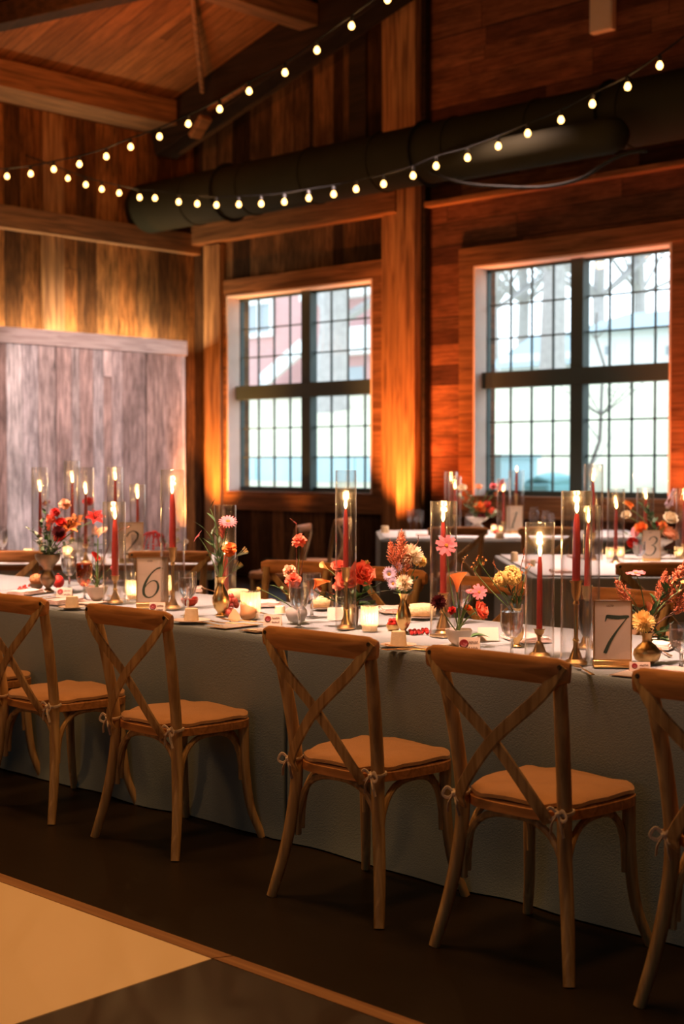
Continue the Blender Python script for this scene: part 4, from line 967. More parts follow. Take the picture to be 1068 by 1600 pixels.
v_cel, H_cel = lathe_thing('bud_vase', 807, 1010, 950, 22, BUD, M['brass'], 'gold vase seen through the water goblet, holding golden celosia', 'vase', g='gold bud vases')
v_pot, H_pot = lathe_thing('bronze_pot', 1010, 1037, 988, 43, POT, M['brass_old'], 'squat round bronze pot right of the number seven card', 'vase')
v_bwl, H_bwl = lathe_thing('flower_bowl', 151, 939, 916, 35, BWL, M['ceramic'], 'small white bowl left of the candle by number six', 'bowl')
M['pebble'] = pbr('grey_ceramic', (.36,.33,.28), .5, var=.15, vs=30)
v_peb, H_peb = lathe_thing('flower_bowl', 463, 973, 948, 35, [(0,0),(.4,0),(.75,.15),(.98,.5),(.94,.8),(.7,1),(.62,.97),(0,.6)], M['pebble'], 'round grey pebble bowl left of the middle candle', 'bowl')
v_wb, H_wb = lathe_thing('flower_bowl', 716, 1010, 983, 43, BWL, M['ceramic'], 'pale pebble bowl behind the sealed card with script, holding red stems', 'bowl')
v_dk, H_dk = lathe_thing('dark_vase', 549, 978, 943, 22, CYL, M['bronze'], 'small dark bronze vase of coral roses behind the middle candle', 'vase')
# background vases
bv = on_z(122, 876, ZL); lathe_thing('compote_bowl', 122, 876, 846, 40, URN, M['ceramic'], 'footed bowl of orange lilies on the back left table', 'vase', z=ZL)
v_am, H_am = lathe_thing('bud_vase', 262, 878, 848, 14, BUD, M['ceramic'], 'small pale vase of red amaranth on the back left table', 'vase', z=ZL)
v_n1, _ = lathe_thing('compote_bowl', 745, 833, 808, 34, URN, M['ceramic'], 'footed bowl of coral flowers on the number one table', 'vase')
v_n3, _ = lathe_thing('compote_bowl', 1028, 874, 842, 46, URN, M['ceramic'], 'footed bowl of mixed flowers behind the number three card', 'vase')

# ================================================================ FLOWERS
def frame(nrm):
    n = V(nrm).normalized(); a = V((0,0,1)) if abs(n.z) < .9 else V((1,0,0)); x = a.cross(n).normalized(); y = n.cross(x)
    return Matrix(((x.x,y.x,n.x,0),(x.y,y.y,n.y,0),(x.z,y.z,n.z,0),(0,0,0,1)))
def petal(mb, Mx, az, L, W, elev, curl=.0, cup=.2, r0=.0, tip=.6, n=5, jag=0):
    """petal growing from the axis: az around it, elev above its plane, curl bends it (+up)"""
    ca, sa = math.cos(az), math.sin(az); vs = []; e = elev; rr = r0; zz = 0
    for i in range(n+1):
        u = i/n; w = W*(math.sin(PI*min(u*.92+.08, 1)**tip))*.5 if i < n else W*(.34 if tip > 1.1 else .10)
        for s_ in (-1, 0, 1):
            lz = zz + (cup*w if s_ else 0) + (jag*R_.uniform(-1,1)*W if i >= n-1 else 0)
            px = rr; py = s_*w; vs.append((px*ca - py*sa, px*sa + py*ca, lz))
        rr += math.cos(e)*L/n; zz += math.sin(e)*L/n; e += curl/n
    fs = []
    for i in range(n):
        for s_ in (0, 1): a = i*3+s_; fs.append((a, a+3, a+4, a+1))
    mb.add(vs, fs, Mx)
def bloom(kind, r, c, nrm, sd=0):
    """returns list of (part name, mesh, material slot)"""
    R = random.Random(sd*7+3); Mx = Matrix.Translation(V(c)) @ frame(nrm) @ Matrix.Rotation(R.uniform(0, 6), 4, 'Z'); P = MB(); C = MB()
    if kind == 'daisy':
        k_ = 9
        for i in range(k_): petal(P, Mx, 2*PI*i/k_+R.uniform(-.08,.08), r*R.uniform(.92,1.05), r*.60, R.uniform(.0,.25), -.2, .15, r*.08, 1.25)
        for i in range(14): a = i*2.4; q = r*.17*math.sqrt(i/14); C.blob(Mx @ V((q*math.cos(a), q*math.sin(a), r*.06)), r*.06)
    elif kind == 'gerbera':
        for L_, k_, e in ((1,18,.05),(.85,16,.25),(.55,14,.5)):
            for i in range(k_): petal(P, Mx, 2*PI*i/k_+e+R.uniform(-.05,.05), r*L_*R.uniform(.93,1.04), r*.26, e, -.2, .1, r*.1, .9, 4)
        for i in range(30): a = i*2.4; q = r*.24*math.sqrt(i/30); C.blob(Mx @ V((q*math.cos(a), q*math.sin(a), r*.10)), r*.045)
    elif kind == 'mum':
        for j in range(8):
            e = -.35 + j*.25; k_ = int(24*math.cos(max(e,0)*.8))+5
            for i in range(k_): petal(P, Mx, 2*PI*i/k_+j*.5+R.uniform(-.1,.1), r*R.uniform(.86,1.04), r*.23, e+R.uniform(-.1,.1), .5, .5, r*.04, .6, 3)
        P.ball((0,0,r*.18), r*.42, .8, 12, Mx)
    elif kind == 'dahlia':
        for j in range(7):
            e = -.3 + j*.27; k_ = int(13*math.cos(max(e,0)*.8))+3
            for i in range(k_): petal(P, Mx, 2*PI*i/k_+j*.5, r*R.uniform(.85,1.02), r*.36, e, .45, .7, r*.04, .8, 4)
    elif kind == 'carnation':
        for j in range(6):
            e = -.1 + j*.3; k_ = int(11*math.cos(max(e,0)*.75))+3
            for i in range(k_): petal(P, Mx, 2*PI*i/k_+j*.7+R.uniform(-.2,.2), r*R.uniform(.75,1.05), r*.55, e+R.uniform(-.2,.2), -.5+R.uniform(-.3,.3), R.uniform(-.4,.6), r*.03, 1.4, 4, jag=.12)
    elif kind == 'rose':
        for j, (k_, e, L_, W_, cu) in enumerate(((5,.42,.92,1.2,.1),(5,.75,.92,1.15,.4),(5,1.0,.9,1.05,.6),(4,1.18,.85,.85,.7),(3,1.32,.8,.6,.6))):
            for i in range(k_): petal(P, Mx, 2*PI*i/k_+j*.6, r*L_, r*W_, e, cu, .18, r*.07*(3-j*.6), 1.35, 6)
    elif kind == 'lily':
        for i in range(6): petal(P, Mx, 2*PI*i/6, r*1.1, r*(.62 if i % 2 else .48), .75, -1.0, .3, r*.05, .85, 7)
        for i in range(6):
            a = 2*PI*i/6+.4; q0 = Mx @ V((0,0,0)); q1 = Mx @ V((r*.28*math.cos(a), r*.28*math.sin(a), r*.62)); C.sweep([q0, (q0+q1)/2 + (Mx.to_3x3() @ V((0,0,r*.08))), q1], r*.02, n=4); C.blob(q1, r*.06, 1.6)
    elif kind == 'calla':
        n, m = 20, 12
        for i in range(m+1):
            u = i/m
            for k_ in range(n+1):
                th = 2*PI*k_/n; asym = .5+.5*math.cos(th)      # back of the spathe stands tall, front dips
                rad = r*(.10 + .62*u**1.5*(1 + .25*asym*u)); z = r*(2.1*u*(.62+.38*asym) )
                lean = r*.35*u*u*asym; P.v.append(Mx @ V((rad*math.cos(th)+lean, rad*math.sin(th)*(.85), z - r*.25*(u**4)*(1-asym))))
        for i in range(m):
            for k_ in range(n): a = i*(n+1)+k_; P.f.append((a, a+1, a+n+2, a+n+1))
        C.sweep([Mx @ V((0,0,r*.1)), Mx @ V((0,0,r*.8)), Mx @ V((r*.05,0,r*1.25))], [r*.09,r*.09,r*.05], n=6)
    elif kind == 'anthurium':
        for s_ in (1,):
            n = 14; P.v.append(Mx @ V((0,0,0))); 
            for k_ in range(n+1):
                th = -PI + 2*PI*k_/n; q = r*(1.05 - .35*math.cos(th)*0 + .25*math.cos(th) ); P.v.append(Mx @ V((q*math.cos(th)*1.25+r*.2, q*math.sin(th)*.85, r*.18*abs(math.sin(th)))))
            P.f += [(0, k_+1, k_+2) for k_ in range(n)]
        C.sweep([Mx @ V((0,0,.002)), Mx @ V((r*.5,0,r*.35))], [r*.09, r*.05], n=6)
    elif kind == 'plume':      # feathery spike, r is its half height, grows along nrm
        L_ = 2*r
        for j in range(42):
            u = j/42; a = j*2.4; q = r*.46*(1-u)**.7+.003; b0 = V((0,0,L_*u*.9)); b1 = b0 + V((math.cos(a)*q, math.sin(a)*q, q*1.1))
            C.sweep([Mx @ b0, Mx @ b1], .0008, n=3)
            for i in range(8): p = b0.lerp(b1, (i+1)/8); P.blob(Mx @ (p+V((R.uniform(-1,1),R.uniform(-1,1),R.uniform(-1,1)))*r*.03), r*.056*(1.2-i/12))
        for i in range(6): P.blob(Mx @ V((0,0,L_*(.88+.03*i))), r*.035)
        C.sweep([Mx @ V((0,0,0)), Mx @ V((0,0,L_))], .001, n=4)
    elif kind == 'spike':      # delphinium
        for j in range(22):
            u = j/22; a = j*2.2; q = r*.30*(1.1-u); cc = Mx @ V((math.cos(a)*q, math.sin(a)*q, 2*r*u)); M2 = Matrix.Translation(cc) @ frame(cc - (Mx @ V((0,0,2*r*u-.003))))
            for i in range(5): petal(P, M2, 2*PI*i/5, r*.22*(1.15-u*.6), r*.2, .2, -.2, .2, 0, .7, 2)
    elif kind == 'amaranth':
        for j in range(9):
            a = R.uniform(0, 6.28); q = r*R.uniform(.4,1.35); top = Mx @ V((0,0,0)); out = V(c) + V((math.cos(a)*q*.6, math.sin(a)*q*.6, r*R.uniform(.2,.5))); end = V(c) + V((math.cos(a)*q, math.sin(a)*q, -r*R.uniform(.6,1.5)))
            pts = bez(top, out + V((0,0,r*.3)), end, 14)
            for i, p in enumerate(pts):
                for k_ in range(3): P.blob(p + V((R.uniform(-1,1),R.uniform(-1,1),R.uniform(-1,1)))*r*.04, r*(.062+.02*math.sin(i)))
    elif kind == 'spray':      # little sprigs of florets
        for j in range(9):
            q = V((R.uniform(-1,1)*r, R.uniform(-1,1)*r*.6, R.uniform(-.7,1)*r)); p = V(c)+q; C.sweep([V(c)-V((0,0,r*.9)), p], .0009, n=3)
            for i in range(5): petal(P, Matrix.Translation(p) @ frame(q+V((0,-.3*r,.4*r))), 2*PI*i/5, r*.27, r*.22, .3, -.2, .1, 0, .7, 2)
    elif kind == 'celosia':
        for j in range(110):
            a = R.uniform(0, 2*PI); e = math.acos(R.uniform(-.1, 1)); d = V((math.sin(e)*math.cos(a), math.sin(e)*math.sin(a)*.7, math.cos(e)*.8))
            P.blob(Mx @ (d*r*R.uniform(.85,1.02)), r*R.uniform(.10,.17))
        P.ball((0,0,0), r*.88, .8, 12, Mx)
        C.lathe([(.003,-r*1.1),(r*.35,-r*.5),(r*.75,-r*.1)], n=12, M=Mx)
    elif kind == 'berries':
        for j in range(7):
            u = j/7; q = V(nrm).normalized()*(r*2*u) + V((R.uniform(-1,1),R.uniform(-1,1),R.uniform(-1,1)))*r*.22; P.blob(V(c)+q, r*.13)
        C.sweep([V(c), V(c)+V(nrm).normalized()*r*2], .0012, n=4)
    elif kind == 'grass':
        for j in range(16):
            d = (V(nrm).normalized() + V((R.uniform(-.5,.5), R.uniform(-.5,.5), R.uniform(-.2,.4)))).normalized(); C.sweep(bez(V(c), V(c)+d*r*.7, V(c)+d*r*1.6+V((0,0,-r*.15)), 4), [.0011,.0005], n=3)
            for i in range(3): P.blob(V(c)+d*r*(1.2+.15*i), .0016)
    elif kind == 'bud':
        for i in range(5): petal(P, Mx, 2*PI*i/5, r*1.4, r*1.0, 1.1, .5, .4, r*.2, .5, 5)
    out = [('petals', P)]
    if C.v: out.append(('flower_centre' if kind in ('daisy','gerbera') else 'stamens' if kind == 'lily' else 'spadix' if kind in ('calla','anthurium') else 'sprigs', C))
    return out
CENT = {'daisy': 'centre', 'gerbera': 'centre', 'lily': 'dark', 'calla': 'centre', 'anthurium': 'centre'}
def leaf_mb(a, d, L, Wd, droop=.4, sd=0):
    mb = MB(); n = 7; a = V(a); d = V(d).normalized(); s_ = d.cross(V((0,0,1))); s_ = s_.normalized() if s_.length > .05 else V((1,0,0)); up = s_.cross(d)
    p = a.copy(); dd = d.copy()
    for i in range(n+1):
        u = i/n; w = Wd*.5*math.sin(PI*u**.75) if 0 < i < n else .0006
        mb.v += [p - s_*w + up*w*.35, p.copy(), p + s_*w + up*w*.35]; dd = (dd - V((0,0,droop/n))).normalized(); p += dd*L/n
    for i in range(n): q = i*3; mb.f += [(q, q+3, q+4, q+1), (q+1, q+4, q+5, q+2)]
    return mb
VD = -CF
def flower(name, kind, mat, base, bh, hx, hy, rpx, label, grp, nrm=None, dv=0.0, cat='flower', stem='stem', leaves=0, sd=None, bend=.3, cent=None, lw=.014, ll=.05, leafm='leaf'):
    """base: vase foot point, bh: mouth height above it; the head sits where the photo shows it, dv nearer or farther than the vase"""
    sd = int(hx + hy) if sd is None else sd; R = random.Random(sd)
    v = dep(base) + dv; c = at_v(hx, hy, v); r = rpx/F*v * (1.2 if kind == 'plume' else 1)
    b = V(base) + V((R.uniform(-.006,.006), R.uniform(-.006,.006), bh*.80)) 
    out = (c - b); nrm = V(nrm) if nrm is not None else (VD*.8 + V((0,0,.5)) + out.normalized()*.5)
    nn = V(nrm).normalized()
    t = thing(name, label, cat, b, 0, grp)
    if kind == 'calla': c = c - nn*r*1.05
    foot = c - (nn*r*.12 if kind not in ('calla','plume','spike') else V((0,0,0))) if kind != 'spray' else c - V((0,0,r*.9))
    ctrl = V((b.x + (foot.x-b.x)*bend, b.y + (foot.y-b.y)*bend, b.z + (foot.z-b.z)*.72))
    pts = bez(b, ctrl, foot, 8)
    rs = .0022 if kind not in ('calla','rose','gerbera','lily') else .0032
    part('flower_stem', MB().sweep([p - b for p in pts], [rs, rs*.9, rs*.7], n=6), M[stem], t)
    for nm, mb in bloom(kind, r, c - b, nn, sd):
        if not mb.v: continue
        if kind in ('rose','bud','dahlia','mum') and nm == 'petals': pass
        m_ = PM[mat] if nm == 'petals' else (PM[cent or CENT[kind]] if (kind in CENT or cent) else M[stem])
        part(nm, mb, m_, t)
    if kind in ('rose','bud','carnation'):
        cx = MB(); Mx = Matrix.Translation(c-b) @ frame(nn)
        for i in range(5): petal(cx, Mx, 2*PI*i/5, r*.6, r*.22, -.1, -.4, .2, r*.08, .9, 3)
        cx.lathe([(.0025,-r*.3),(r*.22,-r*.12),(r*.25,0)], n=8, M=Mx); part('calyx', cx, M['leaf'], t)
    for i in range(leaves):
        p = pts[2+ (i*2) % 5] - b; a = R.uniform(0, 6.28); part('leaf', leaf_mb(p, (math.cos(a), math.sin(a), R.uniform(.1,.9)), ll*R.uniform(.7,1.2), lw*2*R.uniform(.8,1.1), .5), M[leafm], t)
    return t
def greens(name, base, bh, hx, hy, n, ll, lw, label, grp, dv=0, mat='leaf', stem='stem', sd=1, cat='foliage', bend=.3):
    """leafy sprig"""
    R = random.Random(sd); v = dep(base)+dv; c = at_v(hx, hy, v); b = V(base)+V((R.uniform(-.006,.006), R.uniform(-.006,.006), bh*.8))
    t = thing(name, label, cat, b, 0, grp); pts = bez(b, (b.x+(c.x-b.x)*bend, b.y+(c.y-b.y)*bend, b.z+(c.z-b.z)*.8), c, 10)
    part('sprig_stem', MB().sweep([p-b for p in pts], [.002,.0012], n=5), M[stem], t); d0 = (c-b).normalized()
    for i in range(n):
        u = .35 + .65*i/max(n-1,1); p = pts[min(int(u*10), 10)]; a = i*2.4+sd; d = d0*.8 + V((math.cos(a), math.sin(a), R.uniform(-.1,.4)))*.8
        part('leaf', leaf_mb(p-b, d, ll*R.uniform(.75,1.15), lw*R.uniform(.8,1.15), .4), M[mat], t)
    return t
# --- urn at the left end
G = 'flowers in the bronze urn'; b, h = v_urn, H_urn
for nm, kd, mt, x, y, r_, lb, dv in [('dahlia','dahlia','wine',92,832,12,'dark red dahlia low in front in the bronze urn',-.04), ('zinnia','carnation','red',86,801,8,'small dark red zinnia near the top of the bronze urn bouquet',0),
        ('carnation','carnation','peach',101,789,10,'peach carnation, topmost bloom of the bronze urn',.03), ('snapdragon','spike','coral',78,826,15,'coral snapdragon left of centre in the bronze urn',0),
        ('lily','lily','orange',106,826,19,'big orange lily with dark centre at the right of the bronze urn',.05), ('rose','rose','red',95,818,9,'red rose between the lily and the snapdragon in the bronze urn',.0),
        ('zinnia','carnation','coral',80,812,8,'coral zinnia upper left in the bronze urn',.0), ('lily','lily','red',148,812,16,'deep red amaryllis bloom seen between two glass cylinders, left',.1)]:
    flower(nm, kd, mt, b, h, x, y, r_, lb, G, dv=dv, leaves=1, lw=.012)
for i, (x, y, mt) in enumerate([(46,828,'leaf2'),(58,848,'leaf2'),(70,800,'leaf'),(84,858,'leaf2'),(97,864,'leaf2'),(66,862,'leaf'),(110,850,'leaf2'),(62,815,'leaf')]):
    greens('leafy_sprig', b, h, x, y, 9, .034, .020, ['grey green sprig reaching far left from the bronze urn','grey green sprig, second reaching left from the bronze urn','upright green sprig at the top left of the bronze urn','grey green sprig hanging in front of the bronze urn rim','grey green sprig spilling right over the bronze urn rim','green sprig hanging low left over the bronze urn rim','grey green sprig under the orange lily of the bronze urn','green sprig between the coral snapdragon and the left candle'][i], G, dv=[-.02,.02,.03,-.06,-.05,-.04,.0,.0][i], mat=mt, sd=i+3)
# --- white bowl
G = 'stems in the small white bowl'; b, h = v_bwl, H_bwl
flower('calla_lily','calla','red', b, h, 151,872,8,'small red calla on the shorter stem in the white bowl', G, nrm=VD*.7+V((0,0,.8))+CR*.3, bend=.1)
flower('calla_lily','calla','peach', b, h, 156,832,9,'pale peach calla on the taller stem in the white bowl', G, nrm=V((0,0,1))+CR*.4+VD*.2, bend=.6)
flower('small_rose','bud','pink', b, h, 172,889,6,'small pink bud at the right of the white bowl', G, nrm=CR+V((0,0,.4)))
for i, (x, y) in enumerate([(140,905),(150,900),(160,903),(168,908)]): greens('leafy_sprig', b, h, x, y, 7, .022, .007, ['thin sprig leaning left in the white bowl','short sprig upright in the white bowl','thin sprig beside the calla stem in the white bowl','thin sprig leaning right in the white bowl'][i], G, mat='twig' if i%2 else 'leaf2', sd=i+30)
flower('twig','berries','rust', b, h, 190,826,7,'bare curving twig right of the white bowl callas', G, nrm=CR+V((0,0,.2)), stem='twig', dv=.05)
# --- slim gold vase
G = 'flowers in the slim gold vase left of the middle'; b, h = v_bud, H_bud
flower('gerbera','gerbera','pink', b, h, 356,815,14,'pink gerbera topmost in the slim gold vase', G, dv=-.02)
flower('carnation','carnation','orange', b, h, 358,859,12,'orange carnation in the slim gold vase', G, dv=-.03)
flower('cosmos','daisy','pink', b, h, 309,838,10,'pink cosmos seen side-on, leftmost of the slim gold vase', G, nrm=CR*-.8+V((0,0,.6)), bend=.5)
flower('astilbe','plume','coral', b, h, 348,842,12,'thin coral astilbe below the pink gerbera', G, nrm=V((0,0,1)))
flower('snapdragon','spike','pink', b, h, 349,836,6,'small pink buds beside the pink gerbera', G, nrm=V((0,0,1)))
for i, (x, y, l, w) in enumerate([(336,815,.06,.016),(322,830,.08,.010),(332,850,.06,.018),(340,870,.06,.018),(328,795,.07,.004)]):
    greens('leafy_sprig', b, h, x, y, 5 if i < 4 else 2, l, w, ['broad green leaves left of the pink gerbera','long green blades leaning left from the slim gold vase','green leaves halfway up the slim gold vase bouquet','green leaves low in the slim gold vase bouquet','thin grass blade, tallest left of the slim gold vase'][i], G, sd=i+50, bend=.2, dv=.01*i)
flower('wispy_grass','grass','gold', b, h, 368,870,14,'wispy fan of grass at the right of the slim gold vase', G, nrm=CR*.9+V((0,0,.5)), stem='leaf2')
flower('wispy_grass','grass','gold', b, h, 362,895,14,'lower wispy grass at the right of the slim gold vase', G, nrm=CR*.6+V((0,0,.9)), stem='leaf2')
# --- chamomile and amaranth near number six candle
G = 'red amaranth and daisies of the pale vase'; b, h = v_am, H_am
flower('amaranth','amaranth','red', b, h, 240,834,17,'hanging red amaranth left of the candle by number six', G, nrm=V((0,0,1)))
flower('amaranth','amaranth','red', b, h, 252,838,13,'hanging red amaranth closest to the candle by number six', G, nrm=V((0,0,1)))
for x, y, lb in ((277,843,'small white daisy right of the candle by number six, middle one'),(277,827,'small white daisy right of the candle by number six, topmost'),(290,846,'small white daisy right of the candle by number six, rightmost'),(276,876,'small white daisy right of the candle by number six, lowest')):
    flower('daisy','gerbera','white', b, h, x, y, 4.5, lb, G, nrm=VD)
# --- grey pebble bowl
G = 'flowers in the grey pebble bowl'; b, h = v_peb, H_peb
flower('carnation','carnation','coral', b, h, 467,846,12,'coral carnation on the tallest stem over the grey pebble bowl', G, nrm=V((0,0,1))+VD*.5)
flower('carnation','carnation','coral', b, h, 458,908,13,'coral carnation low at the rim of the grey pebble bowl', G, dv=-.03)
flower('carnation','carnation','peach', b, h, 452,894,12,'pale peach carnation behind the low coral one, grey pebble bowl', G, dv=.02)
flower('twig','berries','red', b, h, 462,818,6,'bare dark twig with red buds, tallest over the grey pebble bowl', G, nrm=CR*-.8+V((0,0,.7)), stem='twig', bend=.9)
flower('twig','berries','rust', b, h, 478,856,5,'short twig right of the tall coral carnation', G, nrm=V((0,0,1)), stem='twig')
flower('buttercup','bud','yellow', b, h, 407,921,5,'small yellow flower reaching far left of the grey pebble bowl', G, nrm=CR*-1+V((0,0,.3)), bend=.6)
greens('leafy_sprig', b, h, 432, 917, 5, .03, .014, 'light green sprig beside the small yellow flower', G, sd=70, mat='stem')
# --- coral roses, dark vase
G = 'flowers in the small dark bronze vase'; b, h = v_dk, H_dk
flower('rose','rose','coral', b, h, 543,910,19,'coral rose in the centre behind the middle candle', G, dv=-.02)
flower('rose','rose','coral', b, h, 564,898,20,'coral rose right of the middle candle, largest', G, nrm=VD+V((0,0,.4))+CR*.3)
flower('rose','rose','coral', b, h, 529,887,12,'coral rose upper left behind the middle candle', G, dv=.03)
flower('rose','rose','coral', b, h, 530,918,10,'small coral rose lowest behind the middle candle', G, dv=-.01)
flower('calla_lily','calla','orange', b, h, 497,910,13,'orange calla lily pointing left behind the goblets', G, nrm=CR*.55+V((0,0,.85))+VD*.3, bend=.9, dv=.02)
flower('calla_lily','calla','gold', b, h, 506,885,8,'closed green and yellow calla above the orange one', G, nrm=CR*-.8+V((0,0,.6)))
flower('bud','bud','gold', b, h, 573,882,5,'small greenish bud over the largest coral rose', G, nrm=V((0,0,1)))
for i, (x, y, mt, l, w) in enumerate([(500,925,'twig',.05,.024),(515,935,'leaf',.05,.024),(580,945,'leaf',.07,.035),(572,925,'leaf',.06,.03),(588,915,'leaf2',.05,.006),(592,925,'leaf2',.05,.006),(556,935,'leaf',.06,.03),(535,940,'leaf',.05,.02)]):
    greens('leafy_sprig', b, h, x, y, 5, l, w, ['dark brown leaves left of the coral roses','dark green leaves under the orange calla','broad green leaf at the right of the dark vase','green leaves under the largest coral rose','thin blade arching right of the coral roses, upper','thin blade arching right of the coral roses, lower','green leaves over the rim of the dark vase, right','green leaves over the rim of the dark vase, left'][i], G, sd=i+80, mat=mt, stem='leaf')
# --- middle gold vase
G = 'flowers in the gold vase right of the berry dish'; b, h = v_mid, H_mid
flower('chrysanthemum','mum','cream', b, h, 631,911,14,'cream chrysanthemum lowest over the gold vase', G, dv=-.05, nrm=VD+V((0,0,.5)))
flower('chrysanthemum','mum','cream', b, h, 642,868,19,'large cream chrysanthemum topmost over the gold vase', G, dv=.02, nrm=VD*.6+V((0,0,.8)))
flower('chrysanthemum','mum','yellow', b, h, 655,878,12,'yellow chrysanthemum behind the large cream one', G, dv=.06)
flower('aster','gerbera','lilac', b, h, 608,897,12,'lilac aster at the left over the gold vase, upper', G, dv=-.02, nrm=VD-CR*.5)
flower('aster','gerbera','lilac', b, h, 614,912,10,'lilac aster at the left over the gold vase, lower', G, dv=-.03, nrm=VD-CR*.5)
flower('aster','gerbera','lilac', b, h, 620,886,9,'lilac aster behind the rusty plumes', G, dv=.0, nrm=VD-CR*.3)
for x, y, r_, lb in ((626,878,21,'rusty orange astilbe plume, tallest over the gold vase'),(616,884,17,'rusty orange astilbe plume at the left over the gold vase'),(634,894,14,'rusty orange astilbe plume before the cream blooms'),(622,894,13,'rusty orange astilbe plume lowest over the gold vase')):
    flower('astilbe','plume','rust', b, h, x, y, r_, lb, G, nrm=V((0,0,1))+CR*((x-625)*.02), dv=.0, stem='twig')
flower('scabiosa','berries','wine', b, h, 653,846,5,'small dark red bud at the top right over the gold vase', G, nrm=V((0,0,1)), stem='twig')
for i, (x, y) in enumerate([(650,905),(640,925),(622,925)]): greens('leafy_sprig', b, h, x, y, 6, .035, .012, ['green leaves right of the cream chrysanthemums','green leaves over the gold vase rim, right','green leaves over the gold vase rim, left'][i], G, sd=i+100)
# --- burgundy dahlia, cosmos
G = 'red stems in the pale pebble bowl'; b, h = v_wb, H_wb
flower('dahlia','dahlia','wine', b, h, 685,941,13,'dark burgundy dahlia left of the pale pebble bowl', G, nrm=VD-CR*.3+V((0,0,.4)), bend=.9, dv=-.02)
flower('calla_lily','calla','orange', b, h, 714,906,19,'orange red calla lily on the thick upright stems', G, nrm=V((0,0,1))+VD*.25, bend=.1, dv=.0)
flower('rose','rose','coral', b, h, 747,955,15,'salmon rose right of the upright stems', G, nrm=VD*.6+CR*.8+V((0,0,.4)))
flower('rose','rose','orange', b, h, 730,952,7,'small orange rose behind the upright stems', G, dv=.04)
flower('carnation','carnation','red', b, h, 706,954,7,'small red carnation left of the upright stems', G, dv=-.01)
flower('cosmos','daisy','pink', b, h, 748,925,12,'pink cosmos with orange centre right of the orange red calla', G, nrm=VD+CR*.3+V((0,0,.3)))
flower('cosmos','daisy','pink', b, h, 697,852,16,'large pink cosmos high in front of the red candle', G, nrm=VD+V((0,0,.2)), bend=.9)
flower('astrantia','gerbera','pink', b, h, 735,924,8,'small dusty pink bloom behind the orange red calla', G, nrm=V((0,0,1))+VD*.4, dv=.05)
flower('twig','berries','gold', b, h, 722,880,8,'thin twig with golden seeds rising behind the orange red calla', G, nrm=V((0,0,1))+CR*.6, stem='twig', dv=.03)
for i, (x, y) in enumerate([(703,985),(711,960),(719,955),(726,975)]): greens('stems', b, h, x, y, 2, .02, .006, ['thick green stem leaning left in the pale pebble bowl','thick green stem under the orange red calla, left','thick green stem under the orange red calla, right','thick green stem leaning right in the pale pebble bowl'][i], G, sd=i+120, mat='stem')
bl = on_z(742, 1003); t = tag(new('leaf', leaf_mb((0,0,.012), CR*.9+V((0,0,.55)), .075, .055, .9), M['leaf']), 'broad dark green leaf lying right of the pale pebble bowl', 'leaf'); t.location = bl - CR*.02
# --- celosia vase
G = 'flowers in the gold vase behind the goblet'; b, h = v_cel, H_cel
flower('celosia','celosia','gold', b, h, 800,900,18,'golden crested celosia, right one over the goblet', G, dv=-.01)
flower('celosia','celosia','gold', b, h, 783,906,15,'golden crested celosia, left one over the goblet', G, dv=.02, nrm=V((0,0,.8))-CR*.5+VD*.4)
flower('epidendrum','spray','orange', b, h, 752,876,9,'spray of small bright orange flowers reaching left over the celosia', G, bend=.7)
flower('epidendrum','spray','orange', b, h, 741,886,7,'small orange blossoms at the tip of the leftmost spray', G, bend=.8, dv=.01)
flower('epidendrum','spray','orange', b, h, 821,889,9,'bright orange blossoms right of the celosia, against the glass', G)
flower('epidendrum','spray','rust', b, h, 815,921,7,'rusty orange blossoms below the celosia', G)
flower('twig','berries','orange', b, h, 773,886,6,'thin twig with orange buds left of the celosia', G, nrm=V((0,0,1))-CR*.3, stem='twig')
flower('twig','berries','orange', b, h, 818,868,6,'thin twig with orange buds inside the reflections of the glass', G, nrm=V((0,0,1)), stem='twig')
for i, (x, y) in enumerate([(788,930),(800,925),(812,935)]): greens('leafy_sprig', b, h, x, y, 5, .04, .010, ['green leaves under the left celosia','green leaves under the right celosia','green leaves right of the celosia stems'][i], G, sd=i+140)
# --- bronze pot
G = 'flowers in the squat bronze pot'; b, h = v_pot, H_pot
flower('chrysanthemum','mum','yellow', b, h, 1004,972,19,'large pale yellow chrysanthemum in the bronze pot', G, dv=-.03, nrm=VD+V((0,0,.6)))
flower('cosmos','daisy','pink', b, h, 993,896,15,'pink cosmos seen side-on, tallest over the bronze pot', G, nrm=V((0,0,1))+VD*.15, bend=.2)
for x, y, r_, lb, d in ((1040,945,30,'large rusty astilbe plume in the middle over the bronze pot',.4),(1052,960,26,'large rusty astilbe plume leaning right over the bronze pot',.8),(1028,955,22,'rusty astilbe plume behind the yellow chrysanthemum',.1),
        (1065,950,26,'rusty astilbe plume cut off at the right edge',.9),(985,945,20,'rusty astilbe plume leaning left over the number seven card',-.6),(1033,925,15,'small pink astilbe tip standing high over the bronze pot',.2)):
    flower('astilbe','plume','rust', b, h, x, y, r_, lb, G, nrm=V((0,0,1))+CR*d, stem='twig', dv=.03)
flower('solidago','spray','yellow', b, h, 1058,915,12,'small yellow blossoms at the right edge over the bronze pot', G)
flower('calla_lily','calla','rust', b, h, 1014,950,9,'brown orange calla behind the yellow chrysanthemum', G, dv=.04, nrm=V((0,0,1))+CR*.3)
for i, (x, y) in enumerate([(1040,985),(1050,1000),(1050,915),(965,915),(992,955),(1030,995),(1045,925)]): greens('leafy_sprig', b, h, x, y, 7, .055, .018 if i != 3 else .004, ['green leaves right of the yellow chrysanthemum','green leaves drooping right of the bronze pot','upright green sprig high over the bronze pot','long thin grass leaning left over the number seven card','green leaves left of the yellow chrysanthemum','green leaves over the bronze pot rim','green sprig beside the small yellow blossoms'][i], G, sd=i+160, dv=.02)
